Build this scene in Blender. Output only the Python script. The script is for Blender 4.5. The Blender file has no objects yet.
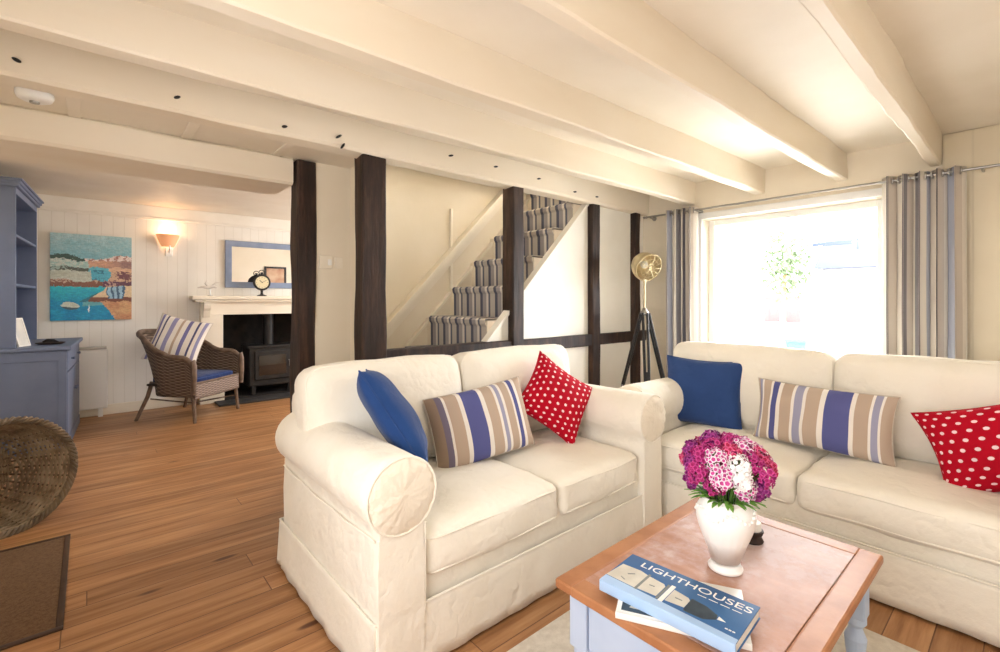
import bpy, bmesh, math, random
from mathutils import Vector, Matrix, noise
R = math.radians; PI = math.pi
random.seed(11)
SC = bpy.context.scene; COL = SC.collection

# ---------------------------------------------------------------- camera, world, lights, exposure
THETA = math.atan(538/470.0)                       # angle between view axis and the x axis of the room
cam = bpy.data.cameras.new('camera'); cam_o = bpy.data.objects.new('camera', cam); COL.objects.link(cam_o)
cam.sensor_fit = 'HORIZONTAL'; cam.sensor_width = 36.0; cam.lens = 36.0*470/1000
cam.shift_y = -26/1000.0; cam.clip_start = .02; cam.clip_end = 200
cam_o.location = (0, 0, 1.25); cam_o.rotation_euler = (PI/2, 0, THETA - PI/2)
SC.camera = cam_o
SC.view_settings.view_transform = 'Standard'; SC.view_settings.look = 'None'
SC.view_settings.exposure = 0.14; SC.view_settings.gamma = 1.0; SC.view_settings.use_curve_mapping = False

world = bpy.data.worlds.new('sky'); SC.world = world; world.use_nodes = True
wn = world.node_tree.nodes; wl = world.node_tree.links
bg = wn['Background']; bg.inputs['Color'].default_value = (0.93, 0.96, 1.0, 1); bg.inputs['Strength'].default_value = 21.0

def area(name, loc, rot, sx, sy, power, color=(1, 1, 1), portal=False):
    l = bpy.data.lights.new(name, 'AREA'); l.shape = 'RECTANGLE'; l.size = sx; l.size_y = sy
    l.energy = power; l.color = color
    if portal: l.cycles.is_portal = True
    o = bpy.data.objects.new(name, l); COL.objects.link(o); o.location = loc; o.rotation_euler = rot
    return o
area('front_window_portal', (4.17, 1.32, 1.36), (0, R(90), 0), 1.25, 1.28, 1, portal=True)
# added lights for assumed, unbuilt windows: behind and left of camera, in far room
area('rear_assumed_window_fill', (1.6, -1.15, 1.45), (R(90), 0, 0), 2.2, 1.2, 11, (1.0, .96, .91))
area('side_assumed_window_fill', (-0.6, 0.5, 1.3), (0, R(-90), 0), 1.3, 1.5, 38, (.98, .98, 1.0))
area('far_assumed_window_fill', (3.9, 5.3, 1.5), (0, R(90), 0), 1.4, 1.3, 70, (.97, .98, 1.0))
sun = bpy.data.lights.new('sun', 'SUN'); sun.energy = 6.0; sun.angle = R(50); sun.color = (1, .97, .92)
sun_o = bpy.data.objects.new('sun', sun); COL.objects.link(sun_o); sun_o.rotation_euler = (0, R(62), R(8)); sun_o.location = (8, 2, 6)

# ---------------------------------------------------------------- helpers
def srgb(r, g, b):
    f = lambda c: (c/255/12.92) if c/255 <= .04045 else ((c/255+.055)/1.055)**2.4
    return (f(r), f(g), f(b), 1)
def new_mat(name, col, rough=.6, metal=0, spec=.4):
    m = bpy.data.materials.new(name); m.use_nodes = True
    b = m.node_tree.nodes['Principled BSDF']
    b.inputs['Base Color'].default_value = col; b.inputs['Roughness'].default_value = rough
    b.inputs['Metallic'].default_value = metal; b.inputs['Specular IOR Level'].default_value = spec
    return m
def N(m, t, **kw):
    n = m.node_tree.nodes.new(t)
    for k, v in kw.items(): setattr(n, k, v)
    return n
def L(m, a, b): m.node_tree.links.new(a, b)
def P_(m): return m.node_tree.nodes['Principled BSDF']
def texco(m, scale=(1, 1, 1), kind='Object', rot=(0, 0, 0)):
    tc = N(m, 'ShaderNodeTexCoord'); mp = N(m, 'ShaderNodeMapping')
    mp.inputs['Scale'].default_value = scale; mp.inputs['Rotation'].default_value = rot
    L(m, tc.outputs[kind], mp.inputs['Vector']); return mp.outputs['Vector']
def ramp(m, fac, stops, interp='LINEAR'):
    r = N(m, 'ShaderNodeValToRGB'); cr = r.color_ramp; cr.interpolation = interp
    while len(cr.elements) > 1: cr.elements.remove(cr.elements[-1])
    cr.elements[0].position = stops[0][0]; cr.elements[0].color = stops[0][1]
    for p, c in stops[1:]:
        e = cr.elements.new(p); e.color = c
    L(m, fac, r.inputs['Fac']); return r.outputs['Color']
def bump(m, h, s=.3, d=.01):
    b = N(m, 'ShaderNodeBump'); b.inputs['Strength'].default_value = s; b.inputs['Distance'].default_value = d
    L(m, h, b.inputs['Height']); L(m, b.outputs['Normal'], P_(m).inputs['Normal'])
def noise_tex(m, vec, scale, detail=3, rough=.5):
    n = N(m, 'ShaderNodeTexNoise'); n.inputs['Scale'].default_value = scale
    n.inputs['Detail'].default_value = detail; n.inputs['Roughness'].default_value = rough
    L(m, vec, n.inputs['Vector']); return n.outputs['Fac']
def mottled(name, c1, c2, scale=6, rough=.6, bs=.15, bscale=60, vscale=(1, 1, 1), detail=4, bd=.004):
    m = new_mat(name, c1, rough); v = texco(m, vscale)
    f = noise_tex(m, v, scale, detail)
    L(m, ramp(m, f, [(.35, c1), (.65, c2)]), P_(m).inputs['Base Color'])
    if bs: bump(m, noise_tex(m, v, bscale, 2), bs, bd)
    return m
def mathn(m, op, a, b=None):
    n = N(m, 'ShaderNodeMath', operation=op)
    for i, x in enumerate((a, b)):
        if x is None: continue
        if isinstance(x, (int, float)): n.inputs[i].default_value = x
        else: L(m, x, n.inputs[i])
    return n.outputs[0]

ORG = {}
def thing(name, label, cat, loc=(0, 0, 0), rz=0, group=None):
    o = bpy.data.objects.new(name, None); COL.objects.link(o)
    o.location = loc; o.rotation_euler = (0, 0, rz); o['label'] = label; o['category'] = cat
    o.empty_display_size = .05
    if group: o['group'] = group
    ORG[o.name] = Vector(loc) if rz == 0 else Vector((0, 0, 0))
    return o
def ob(name, bm, mat, parent=None, smooth=True, autos=None, origin=None, thick=0):
    """link bm as one mesh object; verts are in world coordinates unless the parent is rotated (then local)"""
    me = bpy.data.meshes.new(name)
    bmesh.ops.recalc_face_normals(bm, faces=bm.faces[:])
    off = Vector((0, 0, 0))
    if parent is not None:
        off = ORG.get(parent.name, Vector((0, 0, 0)))
    elif origin is not None: off = Vector(origin)
    if off.length > 0: bmesh.ops.translate(bm, verts=bm.verts[:], vec=-off)
    bm.to_mesh(me); bm.free()
    for m in (mat if isinstance(mat, (list, tuple)) else [mat]): me.materials.append(m)
    if smooth:
        for p in me.polygons: p.use_smooth = True
        me.set_sharp_from_angle(angle=R(15 if autos else 48))
    o = bpy.data.objects.new(name, me); COL.objects.link(o)
    if thick:
        md = o.modifiers.new('thickness', 'SOLIDIFY'); md.thickness = thick; md.offset = 0
    if parent is not None: o.parent = parent; ORG[o.name] = off
    else:
        o.location = off; ORG[o.name] = off
    return o
def tag(o, label=None, cat=None, group=None, kind=None):
    if label: o['label'] = label
    if cat: o['category'] = cat
    if group: o['group'] = group
    if kind: o['kind'] = kind
    return o
def struct(name, bm, mat, label=None, **kw):
    o = ob(name, bm, mat, **kw); o['kind'] = 'structure'
    if label: o['label'] = label
    return o
def B(): return bmesh.new()
def box(bm, x0, x1, y0, y1, z0, z1, bev=0, seg=2, M=None, mi=0):
    t = bmesh.new()
    bmesh.ops.create_cube(t, size=1)
    for v in t.verts: v.co = Vector(((x0+x1)/2+v.co.x*(x1-x0), (y0+y1)/2+v.co.y*(y1-y0), (z0+z1)/2+v.co.z*(z1-z0)))
    if bev: bmesh.ops.bevel(t, geom=t.edges[:], offset=bev, segments=seg, profile=.5, affect='EDGES')
    if M is not None: bmesh.ops.transform(t, matrix=M, verts=t.verts[:])
    for f in t.faces: f.material_index = mi
    me = bpy.data.meshes.new('tmp'); t.to_mesh(me); t.free(); bm.from_mesh(me); bpy.data.meshes.remove(me)
    return bm
def tube(bm, pts, r, seg=8, closed=False, caps=True):
    pts = [Vector(p) for p in pts]; n = len(pts)
    rr = r if isinstance(r, (list, tuple)) else [r]*n
    rings = []; prev = None
    for i, p in enumerate(pts):
        if closed: t = (pts[(i+1) % n]-pts[i-1])
        else: t = (pts[min(i+1, n-1)]-pts[max(i-1, 0)])
        if t.length < 1e-9: t = Vector((0, 0, 1))
        t.normalize()
        if prev is None:
            a = Vector((0, 0, 1)) if abs(t.z) < .9 else Vector((1, 0, 0))
            u = t.cross(a).normalized()
        else:
            u = prev-t*prev.dot(t)
            u = u.normalized() if u.length > 1e-6 else t.orthogonal().normalized()
        prev = u; w = t.cross(u)
        rings.append([bm.verts.new(p+(u*math.cos(2*PI*k/seg)+w*math.sin(2*PI*k/seg))*rr[i]) for k in range(seg)])
    m = n if closed else n-1
    for i in range(m):
        a, b = rings[i], rings[(i+1) % n]
        for k in range(seg):
            bm.faces.new((a[k], a[(k+1) % seg], b[(k+1) % seg], b[k]))
    if not closed and caps:
        bm.faces.new(rings[0][::-1]); bm.faces.new(rings[-1])
    return bm
def lathe(bm, prof, seg=32, c=(0, 0, 0), M=None, fn=None):
    rings = []
    for (r, z) in prof:
        ring = []
        for k in range(seg):
            a = 2*PI*k/seg; q = r*(fn(a, z) if fn else 1)
            p = Vector((q*math.cos(a), q*math.sin(a), z))
            if M is not None: p = M @ p
            ring.append(bm.verts.new(p+Vector(c)))
        rings.append(ring)
    for i in range(len(rings)-1):
        for k in range(seg):
            bm.faces.new((rings[i][k], rings[i][(k+1) % seg], rings[i+1][(k+1) % seg], rings[i+1][k]))
    if prof[0][0] > 1e-5: bm.faces.new(rings[0][::-1])
    if prof[-1][0] > 1e-5: bm.faces.new(rings[-1])
    bmesh.ops.remove_doubles(bm, verts=bm.verts[:], dist=1e-6)
    return bm
def prism(bm, poly, z0, z1, M=None):
    """extrude an xy polygon between z0 and z1"""
    lo = [bm.verts.new((x, y, z0)) for x, y in poly]; hi = [bm.verts.new((x, y, z1)) for x, y in poly]
    n = len(poly)
    bm.faces.new(lo[::-1]); bm.faces.new(hi)
    for i in range(n): bm.faces.new((lo[i], lo[(i+1) % n], hi[(i+1) % n], hi[i]))
    if M is not None: bmesh.ops.transform(bm, matrix=M, verts=lo+hi)
    return bm
def rbox(c, h, r, n=12, crown=(0, 0, .03), M=None, wr=.004, ws=6, seed=0, bm=None):
    """soft upholstered box: rounded edges, crowned faces, slight wrinkles. c centre, h half sizes"""
    t = bmesh.new(); hx, hy, hz = h
    bmesh.ops.create_cube(t, size=2)
    bmesh.ops.subdivide_edges(t, edges=t.edges[:], cuts=n, use_grid_fill=True)
    for v in t.verts:
        # cluster samples towards edges so that the rounding is smooth
        s = [math.copysign(abs(q)**.75, q) if abs(q) < 1 else q for q in v.co]
        p = Vector((s[0]*hx, s[1]*hy, s[2]*hz))
        inn = Vector([max(-(a-r), min(a-r, b)) for a, b in zip((hx, hy, hz), p)])
        d = p-inn
        q = inn+d.normalized()*r if d.length > 1e-9 else p
        fx, fy, fz = 1-(q.x/hx)**2, 1-(q.y/hy)**2, 1-(q.z/hz)**2
        fx, fy, fz = max(fx, 0), max(fy, 0), max(fz, 0)
        q.z += math.copysign(crown[2]*(fx*fy)**.7, q.z)*min(1, abs(q.z)/hz*1.2)
        q.x += math.copysign(crown[0]*(fz*fy)**.7, q.x)*abs(q.x)/hx
        q.y += math.copysign(crown[1]*(fz*fx)**.7, q.y)*abs(q.y)/hy
        w = noise.noise(Vector((q.x*ws+seed*7, q.y*ws, q.z*ws)))+.5*noise.noise(Vector((q.x*ws*2.3, q.y*ws*2.3+seed, q.z*ws*2.3)))
        q += q.normalized()*w*wr
        v.co = q
    T = Matrix.Translation(Vector(c)) @ (M if M is not None else Matrix.Identity(4))
    bmesh.ops.transform(t, matrix=T, verts=t.verts[:])
    if bm is None: return t
    me = bpy.data.meshes.new('tmp'); t.to_mesh(me); t.free(); bm.from_mesh(me); bpy.data.meshes.remove(me)
    return bm
def piping(c, h, r, zc, crown=(0, 0, 0), M=None, pr=.0045, bm=None, plane='z'):
    """welt cord running round a soft box at local height zc"""
    hx, hy = h[0]-r*.10, h[1]-r*.10; pts = []; rr = r
    def arc(cx, cy, a0):
        for k in range(6):
            a = a0+PI/2*k/5; pts.append((cx+rr*math.cos(a), cy+rr*math.sin(a)))
    n = 14
    cs = [(hx-rr, hy-rr, 0), (-hx+rr, hy-rr, PI/2), (-hx+rr, -hy+rr, PI), (hx-rr, -hy+rr, 3*PI/2)]
    for i, (cx, cy, a0) in enumerate(cs):
        arc(cx, cy, a0)
        nx = cs[(i+1) % 4]; e = (nx[0]+rr*math.cos(nx[2]), nx[1]+rr*math.sin(nx[2])); s0 = pts[-1]
        for k in range(1, n): pts.append((s0[0]+(e[0]-s0[0])*k/n, s0[1]+(e[1]-s0[1])*k/n))
    T = Matrix.Translation(Vector(c)) @ (M if M is not None else Matrix.Identity(4)); out = []
    for x, y in pts:
        fx, fy = max(0, 1-(x/h[0])**2), max(0, 1-(y/h[1])**2)
        x2 = x+math.copysign(crown[0]*fy**.7, x)*abs(x)/h[0]*.8; y2 = y+math.copysign(crown[1]*fx**.7, y)*abs(y)/h[1]*.8
        z = zc+.004*noise.noise(Vector((x*5, y*5, zc)))
        out.append(T @ Vector((x2, y2, z)))
    bm = bm or bmesh.new()
    return tube(bm, out, pr, 6, closed=True)
def frame3(right, up):
    """matrix whose x = right, z = up, y = thickness axis"""
    r = Vector(right).normalized(); u = Vector(up); u = (u-r*u.dot(r)).normalized(); y = u.cross(r)
    return Matrix((r, y, u)).transposed().to_4x4()
def pillow(w, hgt, t, pinch=.09, n=26, seed=0, fold=0, wr=.006):
    """scatter cushion in local xz plane with uv; thickness along y"""
    bm = bmesh.new(); uvl = bm.loops.layers.uv.new('UVMap'); grid = {}
    for s in (1, -1):
        for i in range(n+1):
            for j in range(n+1):
                u = -1+2*i/n; v = -1+2*j/n
                u = math.sin(u*PI/2)*.35+u*.65; v = math.sin(v*PI/2)*.35+v*.65
                edge = i in (0, n) or j in (0, n)
                if edge and (1, i, j) in grid: grid[(s, i, j)] = grid[(1, i, j)]; continue
                x = w/2*u*(1-pinch*(1-v*v)*u*u); z = hgt/2*v*(1-pinch*(1-u*u)*v*v)
                y = s*t/2*max(0, (1-u*u)*(1-v*v))**.42
                q = noise.noise(Vector((x*9+seed*3.1, z*9, s*2+seed)))
                q2 = noise.noise(Vector((x*3+seed, z*3, s*3)))
                y += (q*wr+q2*wr*1.6)*(1 if not edge else .3)
                if fold: y += fold*(u*u)*math.copysign(1, 1)
                grid[(s, i, j)] = bm.verts.new((x, y, z))
    for s in (1, -1):
        for i in range(n):
            for j in range(n):
                vs = [grid[(s, i, j)], grid[(s, i+1, j)], grid[(s, i+1, j+1)], grid[(s, i, j+1)]]
                uv = [(i/n, j/n), ((i+1)/n, j/n), ((i+1)/n, (j+1)/n), (i/n, (j+1)/n)]
                if s == 1: vs.reverse(); uv.reverse()
                f = bm.faces.new(vs)
                for l, q in zip(f.loops, uv): l[uvl].uv = q
    return bm
def wobbly(bm, p0, p1, w, h, up=(0, 0, 1), n=24, amp=.008, ch=.012, seed=0):
    """hand-hewn timber: p0->p1 axis, section w (sideways) x h (along up), chamfered and uneven"""
    p0, p1 = Vector(p0), Vector(p1); t = (p1-p0).normalized(); u = Vector(up); s = t.cross(u).normalized(); rings = []
    for i in range(n+1):
        p = p0.lerp(p1, i/n); ring = []
        sec = [(-w/2+ch, -h/2), (w/2-ch, -h/2), (w/2, -h/2+ch), (w/2, h/2-ch), (w/2-ch, h/2), (-w/2+ch, h/2), (-w/2, h/2-ch), (-w/2, -h/2+ch)]
        for a, b in sec:
            sg = (1 if a > 0 else -1, 1 if b > 0 else -1); q = (p-p0).length
            da = amp*(noise.noise(Vector((q*2.2+seed*5, sg[0]*3, sg[1]*.4)))+.4*noise.noise(Vector((q*8+seed, sg[0]*3, 5))))
            db = amp*.7*(noise.noise(Vector((q*2.0+seed*3, sg[1]*3+9, sg[0]*.4))))
            ring.append(bm.verts.new(p+s*(a+da)+u*(b+db)))
        rings.append(ring)
    for i in range(n):
        for k in range(8): bm.faces.new((rings[i][k], rings[i][(k+1) % 8], rings[i+1][(k+1) % 8], rings[i+1][k]))
    bm.faces.new(rings[0][::-1]); bm.faces.new(rings[-1])
    return bm

# ---------------------------------------------------------------- materials
CREAM = srgb(236, 222, 196)
m_ceiling = mottled('ceiling_paint', srgb(240, 230, 213), srgb(235, 224, 205), 3, .55, .12, 25)
m_beam = mottled('beam_paint', srgb(240, 229, 210), srgb(236, 223, 201), 5, .5, .35, 14, (.25, 1, 1))
m_wall = mottled('cream_wall_paint', srgb(236, 225, 205), srgb(232, 220, 198), 3, .6, .15, 20)
m_plaster = mottled('white_plaster', srgb(246, 242, 232), srgb(241, 236, 224), 3, .6, .3, 9)
m_trim = mottled('cream_gloss_trim', srgb(242, 233, 216), srgb(237, 227, 208), 4, .4, .05, 20)
m_white = new_mat('white_gloss', srgb(243, 242, 238), .35)
def make_oak():
    m = new_mat('dark_oak', srgb(50, 32, 24), .6); v = texco(m, (9, 9, 1.2))
    f = noise_tex(m, v, 2.2, 6, .65)
    L(m, ramp(m, f, [(.32, srgb(26, 16, 12)), (.5, srgb(46, 30, 23)), (.7, srgb(78, 54, 42))]), P_(m).inputs['Base Color'])
    bump(m, f, .6, .01); return m
m_oak = make_oak()
def make_boards(name, step, axis, c1, c2):
    """painted tongue and groove: real v-grooves as bump plus a narrow dark joint"""
    m = new_mat(name, c1, .5); tc = N(m, 'ShaderNodeTexCoord'); sp = N(m, 'ShaderNodeSeparateXYZ'); L(m, tc.outputs['Object'], sp.inputs[0])
    fr = mathn(m, 'FRACT', mathn(m, 'DIVIDE', sp.outputs[axis], step))
    d = mathn(m, 'ABSOLUTE', mathn(m, 'SUBTRACT', fr, .5))
    g = mathn(m, 'GREATER_THAN', d, .46)
    f = noise_tex(m, tc.outputs['Object'], 3, 3)
    mx = N(m, 'ShaderNodeMix', data_type='RGBA'); L(m, g, mx.inputs[0]); L(m, ramp(m, f, [(.35, c1), (.65, c2)]), mx.inputs[6])
    mx.inputs[7].default_value = (c1[0]*.90, c1[1]*.89, c1[2]*.87, 1)
    L(m, mx.outputs[2], P_(m).inputs['Base Color'])
    bump(m, mathn(m, 'MULTIPLY', g, -1), .5, .006); return m
m_tnw = mottled('white_wall_paint', srgb(240, 235, 226), srgb(234, 228, 217), 4, .5, .05, 20)
m_tng = make_boards('white_matchboard', .098, 0, srgb(240, 236, 228), srgb(235, 230, 221))
m_tngy = make_boards('cream_matchboard', .13, 1, srgb(231, 219, 194), srgb(226, 213, 187))
def make_floor():
    m = new_mat('pine_boards', srgb(170, 115, 70), .38, spec=.45)
    v0 = texco(m, (1, 1, 1)); spv = N(m, 'ShaderNodeSeparateXYZ'); L(m, v0, spv.inputs[0])
    rown = mathn(m, 'FLOOR', mathn(m, 'DIVIDE', spv.outputs[1], .128)); wnz = N(m, 'ShaderNodeTexWhiteNoise', noise_dimensions='1D'); L(m, rown, wnz.inputs['W'])
    cmb = N(m, 'ShaderNodeCombineXYZ'); L(m, mathn(m, 'ADD', spv.outputs[0], mathn(m, 'MULTIPLY', wnz.outputs[0], 3.4)), cmb.inputs[0]); L(m, spv.outputs[1], cmb.inputs[1]); v = cmb.outputs[0]
    br = N(m, 'ShaderNodeTexBrick'); L(m, v, br.inputs['Vector'])
    br.inputs['Scale'].default_value = 1; br.inputs['Brick Width'].default_value = 3.4; br.inputs['Row Height'].default_value = .128
    br.inputs['Mortar Size'].default_value = .0022; br.inputs['Mortar Smooth'].default_value = .2; br.inputs['Bias'].default_value = 0
    br.offset = 0; br.inputs['Color1'].default_value = (0, 0, 0, 1); br.inputs['Color2'].default_value = (1, 1, 1, 1); br.inputs['Mortar'].default_value = (.5, .5, .5, 1)
    vg = texco(m, (1.1, 15, 1)); g = noise_tex(m, vg, 1.6, 8, .62)
    # shift the grain per board
    mixv = N(m, 'ShaderNodeVectorMath', operation='ADD'); L(m, vg, mixv.inputs[0]); L(m, br.outputs['Color'], mixv.inputs[1])
    g = noise_tex(m, mixv.outputs[0], 1.6, 8, .62)
    base = ramp(m, g, [(.25, srgb(134, 88, 54)), (.45, srgb(170, 121, 78)), (.6, srgb(191, 142, 96)), (.78, srgb(208, 164, 117))])
    bw = ramp(m, br.outputs['Color'], [(0, (.72, .70, .68, 1)), (1, (1.0, 1.0, 1.0, 1))])
    mx = N(m, 'ShaderNodeMix', data_type='RGBA', blend_type='MULTIPLY'); mx.inputs[0].default_value = 1
    L(m, base, mx.inputs[6]); L(m, bw, mx.inputs[7])
    # knots
    vk = texco(m, (1.5, 5.2, 1)); vo = N(m, 'ShaderNodeTexVoronoi'); vo.inputs['Scale'].default_value = 1.15; L(m, vk, vo.inputs['Vector'])
    k = ramp(m, vo.outputs['Distance'], [(0.0, (1, 1, 1, 1)), (.06, (.95, .95, .95, 1)), (.11, (0, 0, 0, 1))])
    mk = N(m, 'ShaderNodeMix', data_type='RGBA'); L(m, k, mk.inputs[0]); L(m, mx.outputs[2], mk.inputs[6]); mk.inputs[7].default_value = srgb(88, 48, 26)
    mj = N(m, 'ShaderNodeMix', data_type='RGBA'); L(m, br.outputs['Fac'], mj.inputs[0]); L(m, mk.outputs[2], mj.inputs[6]); mj.inputs[7].default_value = srgb(104, 68, 44)
    L(m, mj.outputs[2], P_(m).inputs['Base Color'])
    L(m, ramp(m, g, [(.3, (.48, .48, .48, 1)), (.7, (.34, .34, .34, 1))]), P_(m).inputs['Roughness'])
    bump(m, mathn(m, 'SUBTRACT', mathn(m, 'MULTIPLY', g, .25), br.outputs['Fac']), .35, .004)
    return m
m_floor = make_floor()
def make_fabric(name, c1, c2, ws=420, wr=.25, cre=.5):
    m = new_mat(name, c1, .85, spec=.15); v = texco(m)
    f = noise_tex(m, v, 5, 4)
    L(m, ramp(m, f, [(.35, c1), (.65, c2)]), P_(m).inputs['Base Color'])
    a = noise_tex(m, v, ws, 1); cz = noise_tex(m, texco(m, (2.2, 1.5, 1.8), rot=(.3, .5, .6)), 2.6, 3, .5); cz = mathn(m, 'MINIMUM', mathn(m, 'MULTIPLY', mathn(m, 'ABSOLUTE', mathn(m, 'SUBTRACT', cz, .5)), 14), 1); b = noise_tex(m, texco(m, (1.4, 2.5, 1.4)), 5.5, 4, .55)
    bump(m, mathn(m, 'ADD', mathn(m, 'MULTIPLY', a, wr*.15), mathn(m, 'ADD', mathn(m, 'MULTIPLY', b, cre), mathn(m, 'MULTIPLY', cz, .10))), .75, .028)
    P_(m).inputs['Sheen Weight'].default_value = .15
    return m
m_sofa = make_fabric('cream_cotton', srgb(247, 241, 228), srgb(244, 237, 222))
m_sofa_gather_shaded = make_fabric('cream_cotton_gathered_shaded', srgb(243, 234, 217), srgb(239, 228, 209), cre=1.0)  # darker tan shading of the gathers is put into the base colour
m_blue_cush = make_fabric('blue_cotton', srgb(36, 68, 122), srgb(32, 61, 112), cre=.25)
m_navy_cush = make_fabric('navy_blue_cotton', srgb(48, 75, 128), srgb(44, 69, 120), cre=.25)
def make_stripes(name, stops, rough=.85, axis=0):
    m = new_mat(name, stops[0][1], rough, spec=.15); tc = N(m, 'ShaderNodeTexCoord'); sp = N(m, 'ShaderNodeSeparateXYZ')
    L(m, tc.outputs['UV'], sp.inputs[0])
    L(m, ramp(m, sp.outputs[axis], stops, 'CONSTANT'), P_(m).inputs['Base Color'])
    bump(m, noise_tex(m, tc.outputs['Object'], 400, 1), .12, .003); return m
W_, T_, Bl, Lb = srgb(236, 230, 222), srgb(188, 168, 150), srgb(92, 96, 150), srgb(160, 160, 184)
def seq(widths):
    tot = sum(w for w, c in widths); p = 0; out = []
    for w, c in widths: out.append((p/tot, c)); p += w
    return out
m_str1 = make_stripes('striped_linen_a', seq([(9, srgb(150, 130, 112)), (5, srgb(120, 112, 130)), (2, W_), (9, T_), (3, W_), (12, Bl), (3, W_), (7, T_), (2, W_), (3, Lb), (2, W_), (6, T_), (2, W_), (4, Bl), (3, W_), (9, T_), (2, W_)]))  # first two stripes darkened: shade of the tucked end painted in
m_str2 = make_stripes('striped_linen_b', seq([(3, T_), (3, Lb), (2, W_), (7, T_), (2, W_), (5, Bl), (3, W_), (8, T_), (2, W_), (5, Lb), (2, W_), (8, T_), (3, W_), (14, Bl), (3, W_), (9, T_), (2, W_), (5, Lb), (2, W_), (10, T_)]))
m_str3 = make_stripes('striped_cotton_c', seq([(4, W_), (3, srgb(130, 128, 170)), (3, W_), (2, srgb(90, 92, 120)), (5, W_), (4, srgb(150, 148, 185)), (4, W_), (2, srgb(190, 170, 150)), (4, W_), (3, srgb(120, 118, 165)), (5, W_), (2, srgb(80, 84, 120)), (4, W_), (4, srgb(150, 148, 185)), (4, W_)]))
def make_dots():
    m = new_mat('red_polka_cotton', srgb(176, 10, 38), .85, spec=.15); tc = N(m, 'ShaderNodeTexCoord')
    mp = N(m, 'ShaderNodeMapping'); mp.inputs['Scale'].default_value = (11, 11, 11); L(m, tc.outputs['UV'], mp.inputs[0])
    sp = N(m, 'ShaderNodeSeparateXYZ'); L(m, mp.outputs[0], sp.inputs[0])
    row = mathn(m, 'FLOOR', sp.outputs[1]); odd = mathn(m, 'MODULO', row, 2)
    fx = mathn(m, 'SUBTRACT', mathn(m, 'FRACT', mathn(m, 'ADD', sp.outputs[0], mathn(m, 'MULTIPLY', odd, .5))), .5)
    fy = mathn(m, 'SUBTRACT', mathn(m, 'FRACT', sp.outputs[1]), .5)
    d = mathn(m, 'SQRT', mathn(m, 'ADD', mathn(m, 'MULTIPLY', fx, fx), mathn(m, 'MULTIPLY', fy, fy)))
    inside = mathn(m, 'LESS_THAN', d, .19)
    mx = N(m, 'ShaderNodeMix', data_type='RGBA'); L(m, inside, mx.inputs[0]); mx.inputs[6].default_value = srgb(180, 8, 36); mx.inputs[7].default_value = srgb(243, 214, 218)
    L(m, mx.outputs[2], P_(m).inputs['Base Color']); bump(m, noise_tex(m, tc.outputs['Object'], 400, 1), .1, .003); return m
m_dots = make_dots()
G1, G2, G3, G4 = srgb(206, 196, 184), srgb(138, 134, 138), srgb(226, 219, 208), srgb(176, 180, 194)
m_curtain = make_stripes('striped_curtain_cloth', seq([(6, G3), (5, G1), (2, G2), (4, G4), (5, G3), (4, G1), (3, srgb(84, 82, 90)), (5, G1), (4, G4), (4, G3), (5, G2), (3, G3), (5, G1), (4, G2), (6, G3), (3, G4), (4, G1), (3, srgb(84, 82, 90)), (5, G3)]))
def make_carpet():
    cols = seq([(7, srgb(178, 170, 162)), (3, srgb(100, 100, 112)), (3, srgb(205, 199, 190)), (6, srgb(150, 145, 146)), (4, srgb(84, 86, 100))]*4)
    return make_stripes('striped_stair_carpet', cols, .95)
m_carpet = make_carpet()
m_table_blue = mottled('pale_blue_paint', srgb(192, 208, 232), srgb(184, 201, 226), 7, .45, .05, 20)
def make_tabletop():
    m = new_mat('worn_pine_top', srgb(176, 120, 84), .5, spec=.22); v = texco(m, (14, 1.6, 1))
    g = noise_tex(m, v, 2, 6, .6)
    base = ramp(m, g, [(.3, srgb(166, 112, 80)), (.55, srgb(180, 128, 98)), (.75, srgb(194, 148, 120))])
    w = noise_tex(m, texco(m), 5.5, 9, .72)
    sp = N(m, 'ShaderNodeSeparateXYZ'); tc = N(m, 'ShaderNodeTexCoord'); L(m, tc.outputs['Object'], sp.inputs[0])
    grad = mathn(m, 'ADD', mathn(m, 'MULTIPLY', mathn(m, 'ADD', sp.outputs[0], -.02), .30), w)   # pale patches grow to the window end
    wf = ramp(m, grad, [(.40, (.08, .08, .08, 1)), (.52, (.40, .40, .40, 1)), (.60, (.85, .85, .85, 1))])
    mx = N(m, 'ShaderNodeMix', data_type='RGBA'); L(m, wf, mx.inputs[0]); L(m, base, mx.inputs[6]); mx.inputs[7].default_value = srgb(214, 196, 196)
    L(m, mx.outputs[2], P_(m).inputs['Base Color']); bump(m, g, .15, .003)
    L(m, ramp(m, w, [(.4, (.42, .42, .42, 1)), (.6, (.62, .62, .62, 1))]), P_(m).inputs['Roughness']); return m
m_top = make_tabletop()
m_pine = mottled('pine_edge', srgb(184, 130, 92), srgb(166, 112, 76), 3, .4, .1, 12, (4, 4, 1))
m_ceramic = new_mat('white_glazed_ceramic', srgb(250, 249, 247), .35, spec=.4)
m_brass = mottled('aged_brass', srgb(226, 212, 178), srgb(196, 180, 140), 12, .35, .1, 40); P_(m_brass).inputs['Metallic'].default_value = .7
m_black = new_mat('black_painted_wood', srgb(38, 38, 40), .45)
m_iron = mottled('black_cast_iron', srgb(26, 24, 24), srgb(38, 35, 33), 9, .5, .2, 60)
m_steel = new_mat('brushed_steel', srgb(170, 168, 164), .3, 1)
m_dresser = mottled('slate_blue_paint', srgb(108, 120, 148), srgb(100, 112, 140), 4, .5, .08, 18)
m_dresser_in = mottled('dark_blue_back_panel', srgb(84, 94, 130), srgb(78, 88, 122), 4, .55, .05, 18)  # back panel drawn in a darker blue than the carcass
m_dark_brick = mottled('dark_brick', srgb(40, 34, 30), srgb(24, 21, 20), 9, .9, .5, 30)  # recess lining, mottled very dark brick
m_slate = mottled('slate_hearth', srgb(60, 58, 58), srgb(44, 43, 44), 6, .6, .2, 30)
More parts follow.
